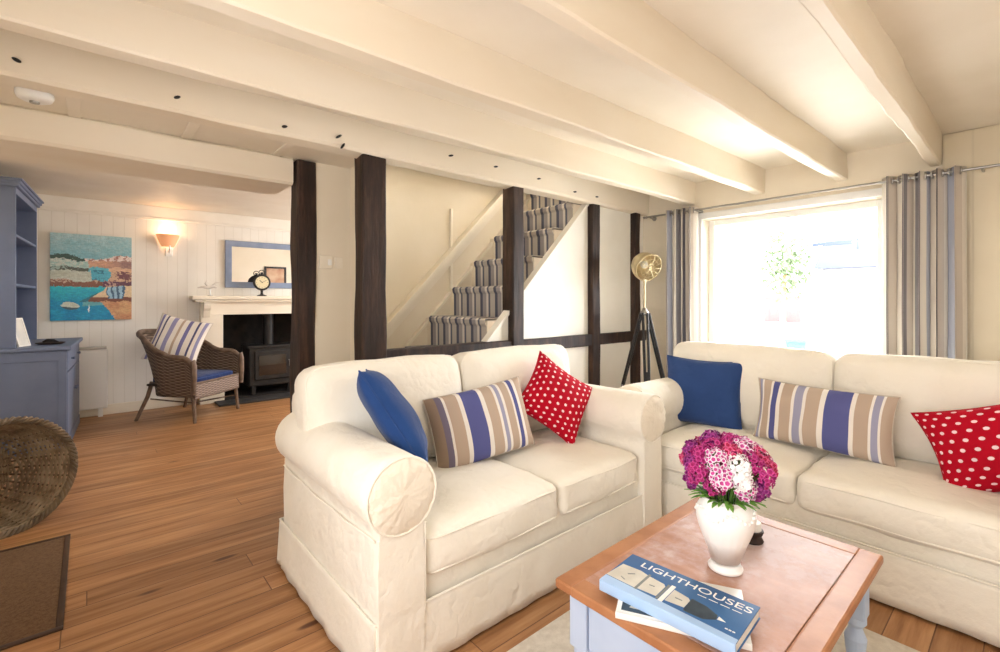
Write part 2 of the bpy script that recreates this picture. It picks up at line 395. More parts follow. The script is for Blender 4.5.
def make_wicker(name, c1, c2, su=26, sv=26):
    m = new_mat(name, c1, .6); tc = N(m, 'ShaderNodeTexCoord'); sp = N(m, 'ShaderNodeSeparateXYZ'); L(m, tc.outputs['UV'], sp.inputs[0])
    a = mathn(m, 'MULTIPLY', sp.outputs[0], su*PI); b = mathn(m, 'MULTIPLY', sp.outputs[1], sv*PI)
    w = mathn(m, 'MULTIPLY', mathn(m, 'SINE', a), mathn(m, 'SINE', b))
    rows = mathn(m, 'ABSOLUTE', mathn(m, 'SINE', b))
    f = mathn(m, 'ADD', mathn(m, 'MULTIPLY', w, .35), mathn(m, 'MULTIPLY', rows, .6))
    L(m, ramp(m, f, [(.05, (c2[0]*.4, c2[1]*.4, c2[2]*.4, 1)), (.35, c2), (.75, c1)]), P_(m).inputs['Base Color']); bump(m, f, .8, .01); return m
m_wicker = make_wicker('grey_brown_wicker', srgb(142, 122, 106), srgb(104, 86, 72))
m_wicker_seat = make_wicker('pinkish_wicker', srgb(186, 168, 158), srgb(150, 130, 118), 16, 12)
m_cane = mottled('wicker_cane', srgb(128, 106, 90), srgb(98, 80, 66), 20, .55, .1, 60)
m_basket = mottled('brown_willow', srgb(172, 152, 124), srgb(122, 102, 78), 14, .6, .3, 90)
m_basket_rim = mottled('brown_willow_rim', srgb(136, 116, 92), srgb(100, 84, 66), 18, .6, .3, 90)
m_coir = mottled('brown_coir', srgb(116, 88, 62), srgb(96, 70, 48), 90, .95, .6, 300, bd=.006)
m_mat_edge = mottled('dark_mat_well', srgb(74, 52, 38), srgb(60, 42, 30), 9, .6, .1, 30)
m_rug = mottled('pale_beige_rug', srgb(214, 206, 192), srgb(200, 191, 176), 40, .95, .6, 350, bd=.004)
m_card = new_mat('white_card', srgb(240, 238, 232), .5)
m_paper = new_mat('book_pages', srgb(232, 230, 222), .8)
def make_glass():
    m = new_mat('window_glass', (1, 1, 1, 1), 0); nt = m.node_tree; nt.nodes.remove(P_(m)); out = nt.nodes['Material Output']
    t = N(m, 'ShaderNodeBsdfTransparent'); g = N(m, 'ShaderNodeBsdfGlossy'); g.inputs['Roughness'].default_value = .02
    fr = N(m, 'ShaderNodeFresnel'); fr.inputs['IOR'].default_value = 1.3; mx = N(m, 'ShaderNodeMixShader')
    L(m, fr.outputs[0], mx.inputs[0]); L(m, t.outputs[0], mx.inputs[1]); L(m, g.outputs[0], mx.inputs[2]); L(m, mx.outputs[0], out.inputs[0]); return m
m_glass = make_glass()

# ---------------------------------------------------------------- room shell
XL, XR, YB, YM, YF = -.68, 4.05, -1.25, 2.50, 6.70
bm = B(); box(bm, XL-.1, XR+.1, YB-.1, YF+.5, -.1, 0)
floor = struct('floor', bm, m_floor, 'stripped pine floorboards')
bm = B(); box(bm, XL-.1, XR+.1, YB-.1, 2.66, 2.29, 2.39); struct('ceiling', bm, m_ceiling)
bm = B(); box(bm, XL-.1, 1.25, 2.53, 3.24, 2.078, 2.16)
for i, x in enumerate((-.05, .37, .80)):      # thin cover strips across the lower boarding
    box(bm, x-.022, x+.022, 2.57, 2.87, 2.070, 2.079, .002)
struct('ceiling_lower', bm, m_ceiling)
bm = B(); box(bm, XL-.1, XR+.1, 3.22, YF+.5, 2.33, 2.43); struct('ceiling_far', bm, m_ceiling)
bm = B(); box(bm, XL-.1, XL, YB-.1, YF+.1, 0, 2.45); struct('wall_left', bm, m_wall)
bm = B(); box(bm, XL-.1, XR+.1, YB-.1, YB, 0, 2.45); struct('wall_back', bm, m_wall)
# window wall, opening y .70..1.93, z .75..1.955
WY0, WY1, WZ0, WZ1 = .695, 1.935, .75, 1.955
bm = B()
box(bm, XR, XR+.25, YB-.1, WY0, 0, 2.45); box(bm, XR, XR+.25, WY1, YF+.1, 0, 2.45)
box(bm, XR, XR+.25, WY0, WY1, 0, WZ0); box(bm, XR, XR+.25, WY0, WY1, WZ1, 2.45)
struct('wall_right', bm, m_wall)
bm = B(); box(bm, XR-.012, XR, YB, .395, 0, 2.285, .003)           # boarded panel right of the last beam
struct('trim_1', bm, m_tngy)
bm = B()                                                            # lower panel apron below window head
box(bm, XR-.02, XR+.005, WY0-.06, WY1+.06, WZ1, WZ1+.055, .004); box(bm, XR-.02, XR+.005, WY1, WY1+.06, WZ0, WZ1, .004); box(bm, XR-.02, XR+.005, WY0-.06, WY0, WZ0, WZ1, .004)
box(bm, XR-.05, XR+.2, WY0-.08, WY1+.08, WZ0-.03, WZ0+.005, .006)
struct('trim_2', bm, m_white)
# window
fr = thing('window_1', 'wide bright picture window behind the long sofa', 'window', (XR+.14, (WY0+WY1)/2, WZ0)); fr['kind'] = 'structure'; del fr['category']
bm = B(); f = .05; X0, X1 = XR+.12, XR+.18
box(bm, X0, X1, WY0, WY0+f, WZ0, WZ1, .005); box(bm, X0, X1, WY1-f, WY1, WZ0, WZ1, .005)
box(bm, X0, X1, WY0+f, WY1-f, WZ0, WZ0+f, .005); box(bm, X0, X1, WY0+f, WY1-f, WZ1-f, WZ1, .005)
ob('window_frame', bm, m_white, fr, autos=30)
bm = B(); box(bm, X0+.02, X0+.026, WY0+f, WY1-f, WZ0+f, WZ1-f); ob('window_pane', bm, m_glass, fr, smooth=False)

# far wall with the fireplace opening
OX0, OX1, OZ = 1.235, 2.42, 1.07
bm = B()
box(bm, XL-.1, OX0, YF, YF+.12, 0, 2.45); box(bm, OX1, XR+.1, YF, YF+.12, 0, 2.45); box(bm, OX0, OX1, YF, YF+.12, OZ, 2.45)
struct('wall_far', bm, m_tng)
bm = B()
box(bm, OX0-.05, OX0, YF+.12, YF+.55, 0, OZ+.1); box(bm, OX1, OX1+.05, YF+.12, YF+.55, 0, OZ+.1)
box(bm, OX0-.05, OX1+.05, YF+.5, YF+.58, 0, OZ+.1); box(bm, OX0, OX1, YF+.12, YF+.55, OZ, OZ+.1)
box(bm, OX0, OX1, YF-.02, YF+.52, 0.001, .01)
struct('wall_fireplace_recess', bm, m_dark_brick)
bm = B(); box(bm, XL, XR, YF-.02, YF, 2.20, 2.33, .006); box(bm, XL, XR, YF-.03, YF, 2.17, 2.20, .008)
struct('trim_3', bm, m_tnw, autos=30)
bm = B(); box(bm, XL, .98, YF-.02, YF, 0, .11, .006); struct('baseboard_far', bm, m_trim, autos=30)

# stair enclosure
YS = 3.40
bm = B(); box(bm, 1.25, XR, YS, YS+.1, 0, 3.6); struct('wall_stair', bm, m_wall)
bm = B(); box(bm, 1.02, 1.32, 2.86, 2.94, 0, 2.08); box(bm, 1.24, 1.32, 2.58, 2.86, 0, 2.08); struct('wall_passage', bm, m_wall)
bm = B(); box(bm, 1.24, XR, 2.52, 2.56, 2.08, 3.6); box(bm, 1.24, 1.32, 2.56, YS, 2.10, 3.6); box(bm, 1.24, XR+.1, 2.5, YS+.1, 3.6, 3.66)
struct('wall_stairwell_upper', bm, m_wall)

# ---------------------------------------------------------------- ceiling joists and beams
def joist(y0, y1, zb, seed, dy=0, x0=XL, x1=XR):
    bm = B(); wobbly(bm, (x0, (y0+y1)/2, (zb+2.30)/2), (x1, (y0+y1)/2+dy, (zb+2.30)/2), y1-y0, 2.30-zb, n=40, amp=.012, ch=.008, seed=seed)
    return struct('ceiling_beam', bm, m_beam, autos=40)
for (a, b, z, s, dy) in ((.385, .45, 2.10, 3, .01), (.925, .995, 2.10, 4, -.035), (1.55, 1.63, 2.10, 5, -.125), (2.065, 2.15, 2.10, 6, -.07), (-.15, -.075, 2.1, 7, 0), (-.7, -.62, 2.1, 8, 0)):
    joist(a, b, z, s, dy)
gird = thing('main_beam', 'cream painted main beam above the timber posts', 'beam', (XL, 2.52, 2.06)); gird['kind'] = 'structure'; del gird['category']
bm = B(); wobbly(bm, (XL, 2.515, 2.189), (XR, 2.515, 2.189), .12, .25, n=50, amp=.012, ch=.014, seed=2)
ob('beam_timber', bm, m_beam, gird, autos=40)
for i, (x, z, ang) in enumerate([(-.2, 2.125, -20), (.286, 2.127, 25), (.727, 2.108, 10), (1.0, 2.121, 35), (1.022, 2.075, 60), (1.727, 2.166, 15), (2.103, 2.166, 10), (2.526, 2.155, 12), (2.941, 2.12, 8), (3.227, 2.121, 5)]):
    ln = .017 if i < 3 else .024
    bm = B(); M = Matrix.Translation((x, 2.447, z)) @ Matrix.Rotation(R(-ang), 4, 'Y') @ Matrix.Rotation(R(90), 4, 'X')
    lathe(bm, [(0, -.012), (.007, -.012), (.008, 0), (.005, .004), (0, .005)], 10, M=M @ Matrix.Diagonal((ln/.010, .8, 1, 1)))
    ob('peg', bm, m_iron, gird)
bm = B(); wobbly(bm, (XL, 3.05, 2.0), (.895, 3.05, 2.0), .40, .155, n=30, amp=.012, ch=.014, seed=12); struct('ceiling_beam', bm, m_beam, autos=40)

# ---------------------------------------------------------------- timber frame
def post(x0, x1, y0, y1, z1, seed, z0=0, amp=.012):
    bm = B(); cx, cy = (x0+x1)/2, (y0+y1)/2
    wobbly(bm, (cx, cy, z0), (cx, cy, z1), y1-y0, x1-x0, up=(1, 0, 0), n=30, amp=amp, ch=.008, seed=seed)
    return struct('timber_post', bm, m_oak, autos=40)
post(.915, 1.022, 2.84, 2.97, 2.07, 1, amp=.016)
post(1.15, 1.295, 2.475, 2.60, 2.075, 2)
post(2.29, 2.40, 2.475, 2.60, 2.075, 3, amp=.008)
post(3.205, 3.31, 2.475, 2.59, 2.075, 4, amp=.008)
post(3.835, 3.93, 2.475, 2.58, 2.065, 5, amp=.010)
bm = B()
for a, b in ((1.29, 2.295), (2.395, 3.21), (3.305, 3.84), (3.925, XR)):
    wobbly(bm, (a, 2.53, .911), (b, 2.53, .911), .09, .095, n=12, amp=.006, ch=.006, seed=int(a*7))
struct('timber_rail', bm, m_oak, autos=40)
def tri_prism(bm, pts, y0, y1):
    lo = [bm.verts.new((x, y0, z)) for x, z in pts]; hi = [bm.verts.new((x, y1, z)) for x, z in pts]; n = len(pts)
    bm.faces.new(lo); bm.faces.new(hi[::-1])
    for i in range(n): bm.faces.new((lo[i], lo[(i+1) % n], hi[(i+1) % n], hi[i]))
bm = B()
for a, b in ((1.15, 2.3), (2.39, 3.21), (3.30, 3.85), (3.92, XR)): box(bm, a, b, 2.525, 2.56, 0, .87)
box(bm, 3.30, 3.85, 2.525, 2.56, .95, 2.1); box(bm, 3.92, XR, 2.525, 2.56, .95, 2.1)
S = -1.115   # near stringer line z = x + S
tri_prism(bm, [(2.0, .86), (2.30, .86), (2.30, 2.30+S-.03), (2.0, 2.0+S-.03)], 2.53, 2.56)
tri_prism(bm, [(2.39, .95), (3.215, .95), (3.215, 3.215+S-.03), (2.39, 2.39+S-.03)], 2.53, 2.56)
struct('wall_timber_infill', bm, m_plaster)
bm = B()
dx = .035
tri_prism(bm, [(1.95, 1.95+S-.03), (3.25, 3.25+S-.03), (3.25, 3.25+S), (1.95, 1.95+S)], 2.515, 2.58)
struct('trim_4', bm, m_plaster)

# stairs: one staircase with steps, carpet runner, stringers and rail
st = thing('staircase', 'steep boxed staircase with striped grey carpet rising behind the timber posts', 'staircase', (1.3, 2.95, 0)); st['kind'] = 'structure'; del st['category']
nx = lambda k: 2.136+.235*(k-5)*1.0
nz = lambda k: 1.109+.24*(k-5)
bm = B()
for k in range(1, 11):
    zt = nz(k); x = nx(k)
    if zt < .02: continue
    box(bm, x, 4.04, 2.58, YS-.005, max(0, zt-.24), zt-.006, .002)
ob('steps', bm, m_beam, st)
bm = B(); uvl = bm.loops.layers.uv.new('UVMap')
path = []
for k in range(1, 11):
    x, z = nx(k), nz(k)
    path += [(x-.002, z-.24+.012), (x-.004, z-.05), (x-.018, z-.03), (x-.022, z-.005), (x-.008, z+.008), (x+.03, z+.009), (x+.228, z+.006)]
ya, yb = 2.585, 3.31; prev = None
for (x, z) in path:
    cur = [bm.verts.new((x, ya+(yb-ya)*j/6, z)) for j in range(7)]
    if prev:
        for j in range(6):
            fc = bm.faces.new((prev[j], prev[j+1], cur[j+1], cur[j]))
            for l, u in zip(fc.loops, (j/6, (j+1)/6, (j+1)/6, j/6)): l[uvl].uv = (u, 0)
    prev = cur
ob('carpet_runner', bm, m_carpet, st, smooth=False, thick=.006)
S2 = -1.065
bm = B(); tri_prism(bm, [(1.3, 1.3+S2-.30), (3.6, 3.6+S2-.30), (3.6, 3.6+S2), (1.3, 1.3+S2)], YS-.03, YS-.002); ob('stringer', bm, m_wall, st)
bm = B(); tri_prism(bm, [(1.3, 1.3+S2-.015), (3.6, 3.6+S2-.015), (3.6, 3.6+S2+.015), (1.3, 1.3+S2+.015)], YS-.045, YS-.002); ob('stringer_cap', bm, m_trim, st)
bm = B(); tri_prism(bm, [(1.35, 1.35+S2+.24), (3.6, 3.6+S2+.24), (3.6, 3.6+S2+.39), (1.35, 1.35+S2+.39)], YS-.03, YS-.002)
tri_prism(bm, [(1.35, 1.35+S2+.34), (3.6, 3.6+S2+.34), (3.6, 3.6+S2+.39), (1.35, 1.35+S2+.39)], YS-.085, YS-.025); ob('handrail', bm, m_trim, st)
bm = B(); box(bm, 2.38, 2.405, YS-.02, YS-.002, 2.38+S2, 2.38+S2+.26, .002); box(bm, 2.38, 2.405, YS-.02, YS-.002, 2.38+S2+.38, 2.05, .002); ob('cover_strip', bm, m_trim, st)

# ---------------------------------------------------------------- sofas
def make_sofa(name, label, loc, rz, W, D, seed, seat_seam, back_seam, arms=(.20, .20)):
    """local frame: x across 0..W, front at y=0, back at y=D"""
    t = thing(name, label, 'sofa', loc, rz)
    if rz == 0:
        ORG[t.name] = Vector((0, 0, 0))
    aw = arms[0]; rc = .612; rr = .128
    # base and skirt
    ob('base', rbox((W/2, D/2+.01, .19), (W/2-.03, D/2-.025, .155), .03, 14, (0, .006, 0), wr=.003, seed=seed), m_sofa, t)
    bm = B(); pts = []; x0, x1, y0, y1 = .015, W-.015, .015, D
    per = [(x0, y0), (x1, y0), (x1, y1), (x0, y1)]; nper = 60
    for i in range(4):
        a, b = per[i], per[(i+1) % 4]
        for k in range(nper):
            u = k/nper; pts.append((a[0]+(b[0]-a[0])*u, a[1]+(b[1]-a[1])*u, i, u))
    zs = [.225, .20, .15, .10, .05, .012]; rings = []
    for zi, z in enumerate(zs):
        fl = (zi/(len(zs)-1)); ring = []
        for (x, y, side, u) in pts:
            nxv, nyv = [(0, -1), (1, 0), (0, 1), (-1, 0)][side]
            wave = .006*noise.noise(Vector((x*7+seed, y*7, 0)))+.003*math.sin((x+y)*40)*fl
            off = .004+fl*(.011+wave*.8)
            # kick pleats near the corners
            dc = min(u, 1-u)*(x1-x0 if side in (0, 2) else y1-y0)
            if .0 < dc < .05: off -= .020*fl*math.exp(-((dc-.022)/.007)**2)
            e = 0 if dc > 1e-6 else off
            if dc <= 1e-6:
                pv = [(0, -1), (1, 0), (0, 1), (-1, 0)][side-1]
                ring.append(bm.verts.new((x+(nxv+pv[0])*off, y+(nyv+pv[1])*off, z)))
            else: ring.append(bm.verts.new((x+nxv*off, y+nyv*off, z)))
        rings.append(ring)
    n = len(pts)
    for i in range(len(zs)-1):
        for k in range(n): bm.faces.new((rings[i][k], rings[i][(k+1) % n], rings[i+1][(k+1) % n], rings[i+1][k]))
    sk = ob('skirt', bm, m_sofa, t, thick=.004)
    bm = B(); tube(bm, [(x+[(0, -1), (1, 0), (0, 1), (-1, 0)][s][0]*.008, y+[(0, -1), (1, 0), (0, 1), (-1, 0)][s][1]*.008, .222) for (x, y, s, u) in pts], .004, 6, closed=True)
    ob('skirt_seam', bm, m_sofa, sk)
    # arms
    for side in (0, 1):
        mx = (lambda x: x) if side == 0 else (lambda x: W-x)
        cx = .103; prof = [(.022, .02), (.016, .12), (.014, .25), (.012, .38), (.016, .47)]
        a0, a1 = R(228), R(-48)
        for k in range(23):
            a = a0+(a1-a0)*k/22; prof.append((cx+rr*math.cos(a), rc+rr*math.sin(a)))
        prof += [(.188, .47), (.19, .38), (.19, .25), (.19, .1), (.19, .02)]
        bm = B(); rings = []; ny = 30
        for j in range(ny+1):
            v = j/ny; y = -.004+v*(D-.03); ring = []
            taper = 1-.03*v
            for i, (px, pz) in enumerate(prof):
                q = noise.noise(Vector((px*8+seed, y*5, pz*7+side*4)))*.007+noise.noise(Vector((px*20+seed, y*12, pz*16)))*.003
                s = 1
                if j == 0: s = .93
                if j == 1: y = .006
                dx_, dz_ = (px-cx), (pz-rc)
                if pz > .46: ring.append(bm.verts.new((mx(cx+dx_*(s+q*4)*taper), y, rc+dz_*(s+q*4)*taper)))
                else: ring.append(bm.verts.new((mx(px+q*.8 if s == 1 else cx+dx_*.95), y, pz)))
            rings.append(ring)
        for j in range(ny):
            for i in range(len(prof)-1): bm.faces.new((rings[j][i], rings[j][i+1], rings[j+1][i+1], rings[j+1][i]))
        bm.faces.new(rings[0]); bm.faces.new(rings[-1][::-1])
        arm = ob('arm', bm, m_sofa, t)
        # gathered front disc
        bm = B(); nr, na = 9, 48; c0 = bm.verts.new((mx(cx), -.026, rc)); prevr = None
        for ri in range(1, nr+1):
            q = ri/nr; ring = []
            for k in range(na):
                a = 2*PI*k/na; rad = (rr-.006)*q
                g2 = .0035*math.sin(a*17+seed+1.5*noise.noise(Vector((a, q*2, seed))))*q*(1-q*.3)+.005*noise.noise(Vector((math.cos(a)*2*q, math.sin(a)*2*q, seed+side)))
                ring.append(bm.verts.new((mx(cx+rad*math.cos(a)), -.006-.020*(1-q**3)-g2, rc+rad*math.sin(a))))
            for k in range(na):
                if prevr is None: bm.faces.new((c0, ring[k], ring[(k+1) % na]))
                else: bm.faces.new((prevr[k], prevr[(k+1) % na], ring[(k+1) % na], ring[k]))
            prevr = ring
        ob('arm_front', bm, m_sofa_gather_shaded, arm)
        bm = B(); tube(bm, [(mx(cx+(rr-.003)*math.cos(2*PI*k/48)), -.005, rc+(rr-.003)*math.sin(2*PI*k/48)) for k in range(48)], .005, 6, closed=True)
        tube(bm, [(mx(.02), .0, z) for z in (.49, .4, .3, .2, .05)], .0035, 6); tube(bm, [(mx(.19), .0, z) for z in (.5, .4, .3, .2)], .0035, 6)
        ob('piping', bm, m_sofa, arm)
        bm = B(); tube(bm, [(mx(.010+.003*math.sin(k)), .01+(D-.06)*k/20, .487-.012*math.sin(k/20*PI)) for k in range(21)], .004, 6)
        ob('seam', bm, m_sofa, arm)
    # back
    Mb = Matrix.Rotation(R(-7), 4, 'X')
    ob('backrest', rbox((W/2, D-.115, .50), (W/2-.05, .10, .345), .06, 14, (0, .01, .01), M=Mb, wr=.004, seed=seed+1), m_sofa, t)
    # seat cushions
    cd = D-.26
    for k, (xa, xb) in enumerate(((aw, seat_seam), (seat_seam, W-aw))):
        c = ((xa+xb)/2, .012+cd/2, .365); h = ((xb-xa)/2-.004, cd/2, .082)
        s = ob('seat_cushion', rbox(c, h, .038, 16, (.003, .012, .030), wr=.009, ws=7, seed=seed+3+k), m_sofa, t)
        bm = piping(c, h, .045, .058, (0, .012, 0)); piping(c, h, .045, -.06, (0, .012, 0), bm=bm); ob('piping', bm, m_sofa, s)
    # back cushions reach over the rear of the arms
    for k, (xa, xb) in enumerate(((.015, back_seam), (back_seam, W-.015))):
        c = ((xa+xb)/2, D-.265, .708); h = ((xb-xa)/2-.002, .105, .245); Mc = Matrix.Rotation(R(-9), 4, 'X')
        s = ob('back_cushion', rbox(c, h, .075, 16, (.006, .035, .016), M=Mc, wr=.007, ws=5, seed=seed+6+k), m_sofa, t)
        # welt cord round the front face
        Mp = Mc @ Matrix.Rotation(R(90), 4, 'X'); bm = piping(c, (h[0], h[2], h[1]), .07, .066, (0, 0.01, 0), M=Mp); ob('piping', bm, m_sofa, s)
    return t
make_sofa('sofa', 'cream slipcovered two-seat sofa with its back to the timber posts', (.665, 1.365, 0), 0, 1.72, .975, 1, .895, .83)
make_sofa('sofa', 'long cream slipcovered sofa in front of the bright window', (2.445, 1.705, 0), -PI/2, 1.94, .95, 20, .965, .965)

# scatter cushions
def put_pillow(label, c, right, up, w, h, t, mat, seed, pinch=.09, wr=.007):
    th = thing('scatter_cushion', label, 'cushion', c)
    ORG[th.name] = Vector((0, 0, 0))
    M = frame3(right, up); bm = pillow(w, h, t, pinch, seed=seed, wr=wr); bmesh.ops.transform(bm, matrix=M, verts=bm.verts[:])
    ob('cushion_cover', bm, mat, th)
    # edge seam
    bm = B(); pts = []
    n = 24
    for i in range(4*n):
        s, k = divmod(i, n); q = -1+2*k/n
        u, v = [(q, -1), (1, q), (-q, 1), (-1, -q)][s]
        pts.append(M @ Vector((w/2*u*(1-pinch*(1-v*v)*u*u), 0, h/2*v*(1-pinch*(1-u*u)*v*v))))
    tube(bm, pts, .003, 6, closed=True); sm = ob('seam', bm, mat if mat in (m_blue_cush, m_navy_cush, m_dots) else m_rug, th)
    if mat is m_dots: sm.data.materials.clear(); sm.data.materials.append(m_redpipe)
    return th
m_redpipe = new_mat('red_cord', srgb(176, 12, 38), .8)
put_pillow('plain blue square cushion propped against the left arm of the two-seat sofa', (.935, 1.73, .778), (.49, .88, -.13), (-.42, .37, .83), .38, .45, .155, m_blue_cush, 2)
put_pillow('striped oblong cushion in the middle of the two-seat sofa', (1.475, 1.83, .635), (.96, -.17, .12), (-.22, .30, .93), .55, .36, .17, m_str1, 5, .05)
put_pillow('red polka-dot cushion in the right corner of the two-seat sofa', (1.995, 1.80, .695), (.249, .067, .23), (-.21, .177, .225), .41, .41, .14, m_dots, 8, .12)
put_pillow('plain navy blue square cushion in the left corner of the long sofa', (2.94, 1.405, .665), (.22, -.97, -.02), (.22, .10, .96), .48, .43, .15, m_navy_cush, 11)
put_pillow('striped oblong cushion with creased end on the long sofa', (2.86, .745, .635), (-.02, -1, -.02), (.16, .0, .98), .63, .33, .16, m_str2, 14, .07, wr=.013)
put_pillow('red polka-dot cushion at the right end of the long sofa', (2.80, .085, .655), (.05, -.93, .34), (.20, .22, .95), .50, .36, .16, m_dots, 17, .11)

# ---------------------------------------------------------------- coffee table
ct = thing('coffee_table', 'low coffee table with worn pine top and pale blue base', 'table', (1.44, .617, 0))
TX0, TX1, TY0, TY1 = 1.01, 1.877, .318, .917
bm = B(); fwid = .062
box(bm, TX0, TX1, TY0, TY0+fwid, .422, .45, .007); box(bm, TX0, TX1, TY1-fwid, TY1, .422, .45, .007)
box(bm, TX0, TX0+fwid, TY0+fwid-.004, TY1-fwid+.004, .422, .4498, .005); box(bm, TX1-fwid, TX1, TY0+fwid-.004, TY1-fwid+.004, .422, .4498, .005)
ob('top_border', bm, m_pine, ct, autos=30)
bm = B(); nb = 1
for k in range(nb):
    w = (TX1-TX0-2*fwid)/nb; box(bm, TX0+fwid+w*k, TX0+fwid+w*(k+1)-.0006, TY0+fwid, TY1-fwid, .425, .4495, .0012)
ob('tabletop', bm, m_top, ct, autos=30)
for (lx, ly) in ((TX0+.03, TY0+.03), (TX1-.09, TY0+.03), (TX0+.03, TY1-.09), (TX1-.09, TY1-.09)):
    bm = B(); box(bm, lx, lx+.06, ly, ly+.06, .26, .422, .004)
    lathe(bm, [(.020, .0), (.024, .02), (.026, .04), (.018, .06), (.021, .10), (.027, .16), (.030, .19), (.020, .215), (.018, .225), (.029, .24), (.029, .262)], 20, (lx+.03, ly+.03, 0))
    ob('leg', bm, m_table_blue, ct, autos=40)
bm = B()
box(bm, TX0+.09, TX1-.09, TY0+.045, TY0+.063, .335, .422, .002); box(bm, TX0+.09, TX1-.09, TY1-.063, TY1-.045, .335, .422, .002)
box(bm, TX1-.063, TX1-.045, TY0+.09, TY1-.09, .26, .422, .002); box(bm, TX0+.045, TX0+.063, TY0+.088, TY1-.088, .26, .275, .002)
ob('apron', bm, m_table_blue, ct, autos=30)
bm = B(); box(bm, TX0+.036, TX0+.056, TY0+.093, TY1-.093, .277, .418, .004); d = ob('drawer', bm, m_table_blue, ct, autos=30)
bm = B(); Mk = Matrix.Translation((TX0+.036, .617, .372)) @ Matrix.Rotation(R(-90), 4, 'Y')
lathe(bm, [(.008, 0), (.007, .012), (.015, .018), (.018, .026), (.014, .034), (0, .037)], 20, M=Mk); ob('knob', bm, m_pine, d)
P_(m_pine).inputs['Specular IOR Level'].default_value = .2
m_redwood = mottled('reddish_wood', srgb(128, 70, 60), srgb(110, 58, 50), 12, .35, .05, 30); d.children[0].data.materials[0] = m_redwood

# books
def local_frame(loc, yaw): return Matrix.Translation(loc) @ Matrix.Rotation(yaw, 4, 'Z')
m_bk_blue = mottled('book_cover_blue', srgb(70, 112, 160), srgb(60, 100, 150), 8, .55, 0); P_(m_bk_blue).inputs['Specular IOR Level'].default_value = .15
m_bk_pale = new_mat('book_spine_pale_blue', srgb(170, 200, 235), .3)
m_bk_white = new_mat('print_white', srgb(240, 240, 236), .35)
m_bk_stone = mottled('print_stone', srgb(214, 210, 198), srgb(196, 192, 180), 20, .35, 0)
m_bk_grey = new_mat('print_grey', srgb(120, 126, 124), .35)
m_bk_dark = mottled('print_dark_slate', srgb(66, 84, 96), srgb(52, 66, 78), 30, .35, 0)
def book(label, loc, yaw, w, h, t, cover, spine):
    # local: x along the long edge, y towards the reader's top edge
    b = thing('book', label, 'book', loc, yaw)
    bm = B(); box(bm, .004, w-.003, .003, h-.003, .003, t-.003); ob('pages', bm, m_paper, b)
    bm = B(); box(bm, 0, w, 0, h, 0, .003, .0008); box(bm, 0, w, 0, h, t-.003, t, .0008); ob('cover', bm, cover, b)
    bm = B(); box(bm, -.0005, w+.0005, -.003, .003, 0, t, .001); ob('spine', bm, spine, b)
    return b
yawA = math.atan2(.437-.78, 1.066-1.041)
bA = book('blue hardback titled LIGHTHOUSES, on top of the white one on the coffee table', (1.041, .780, .4665), yawA, .345, .176, .029, m_bk_blue, m_bk_pale)
def flat(bm, poly, z0, z1): return prism(bm, poly, z0, z1)
zt = .029
def part_poly(name, polys, mat, parent, z0, z1):
    for p in polys:
        bm = B(); flat(bm, p, z0, z1); ob(name, bm, mat, parent, smooth=False)
part_poly('cover_strip', [[(0, .0005), (.345, .0005), (.345, .018), (0, .030)]], m_bk_pale, bA, zt, zt+.0003)
part_poly('printed_tower', [[(.0, .032), (.008, .108), (.062, .112), (.085, .105), (.085, .030)],
    [(.092, .032), (.092, .104), (.135, .098), (.142, .090), (.142, .036)], [(.165, .036), (.165, .094), (.205, .086), (.212, .078), (.212, .042)]], m_bk_stone, bA, zt, zt+.0005)
part_poly('printed_gallery', [[(.085, .026), (.085, .112), (.092, .112), (.092, .026)], [(.144, .028), (.144, .104), (.150, .104), (.150, .028)]], m_bk_grey, bA, zt, zt+.0008)
part_poly('printed_railing', [[(.152, .024), (.152, .108), (.163, .108), (.163, .024)]], m_bk_white, bA, zt, zt+.0008)
part_poly('printed_window', [[(.04, .075), (.056, .088), (.058, .085), (.044, .072)], [(.035, .052), (.05, .045), (.049, .042), (.034, .049)], [(.108, .070), (.122, .072), (.122, .068), (.108, .066)], [(.18, .066), (.198, .066), (.198, .062), (.18, .062)]], m_bk_grey, bA, zt+.0005, zt+.0009)
part_poly('printed_lantern', [[(.214, .030), (.212, .090), (.25, .085), (.282, .070), (.285, .052), (.262, .032)]], m_bk_dark, bA, zt, zt+.0005)
part_poly('printed_finial', [[(.286, .054), (.286, .068), (.305, .058)]], m_bk_white, bA, zt, zt+.0005)
part_poly('printed_subtitle', [[(.215+.028*k, .1165), (.215+.028*k+.022, .1165), (.215+.028*k+.022, .119), (.215+.028*k, .119)] for k in range(4)], m_bk_white, bA, zt, zt+.0004)
part_poly('printed_imprint', [[(.310+.008*k, .035), (.310+.008*k+.006, .035), (.310+.008*k+.006, .039), (.310+.008*k, .039)] for k in range(3)], m_bk_white, bA, zt, zt+.0004)
def text_mesh(name, s, size, mat, parent, loc, rot=(0, 0, 0), sx=1, ext=.0002, space=1.0):
    cu = bpy.data.curves.new(name, 'FONT'); cu.body = s; cu.size = size; cu.extrude = ext; cu.space_character = space
    to = bpy.data.objects.new(name, cu); COL.objects.link(to); bpy.context.view_layer.update()
    me = bpy.data.meshes.new_from_object(to.evaluated_get(bpy.context.evaluated_depsgraph_get()))
    bpy.data.objects.remove(to); o = bpy.data.objects.new(name, me); COL.objects.link(o)
    me.materials.clear(); me.materials.append(mat); o.parent = parent; o.location = loc; o.rotation_euler = rot; o.scale = (sx, 1, 1)
    return o
tx = text_mesh('title', 'LIGHTHOUSES', .036, m_bk_white, bA, (.045, .132, zt+.0003))
dimx = max(v.co.x for v in tx.data.vertices); tx.scale = (.292/dimx, 1, 1)
yawB = math.atan2(.427-.70, 1.137-.996)
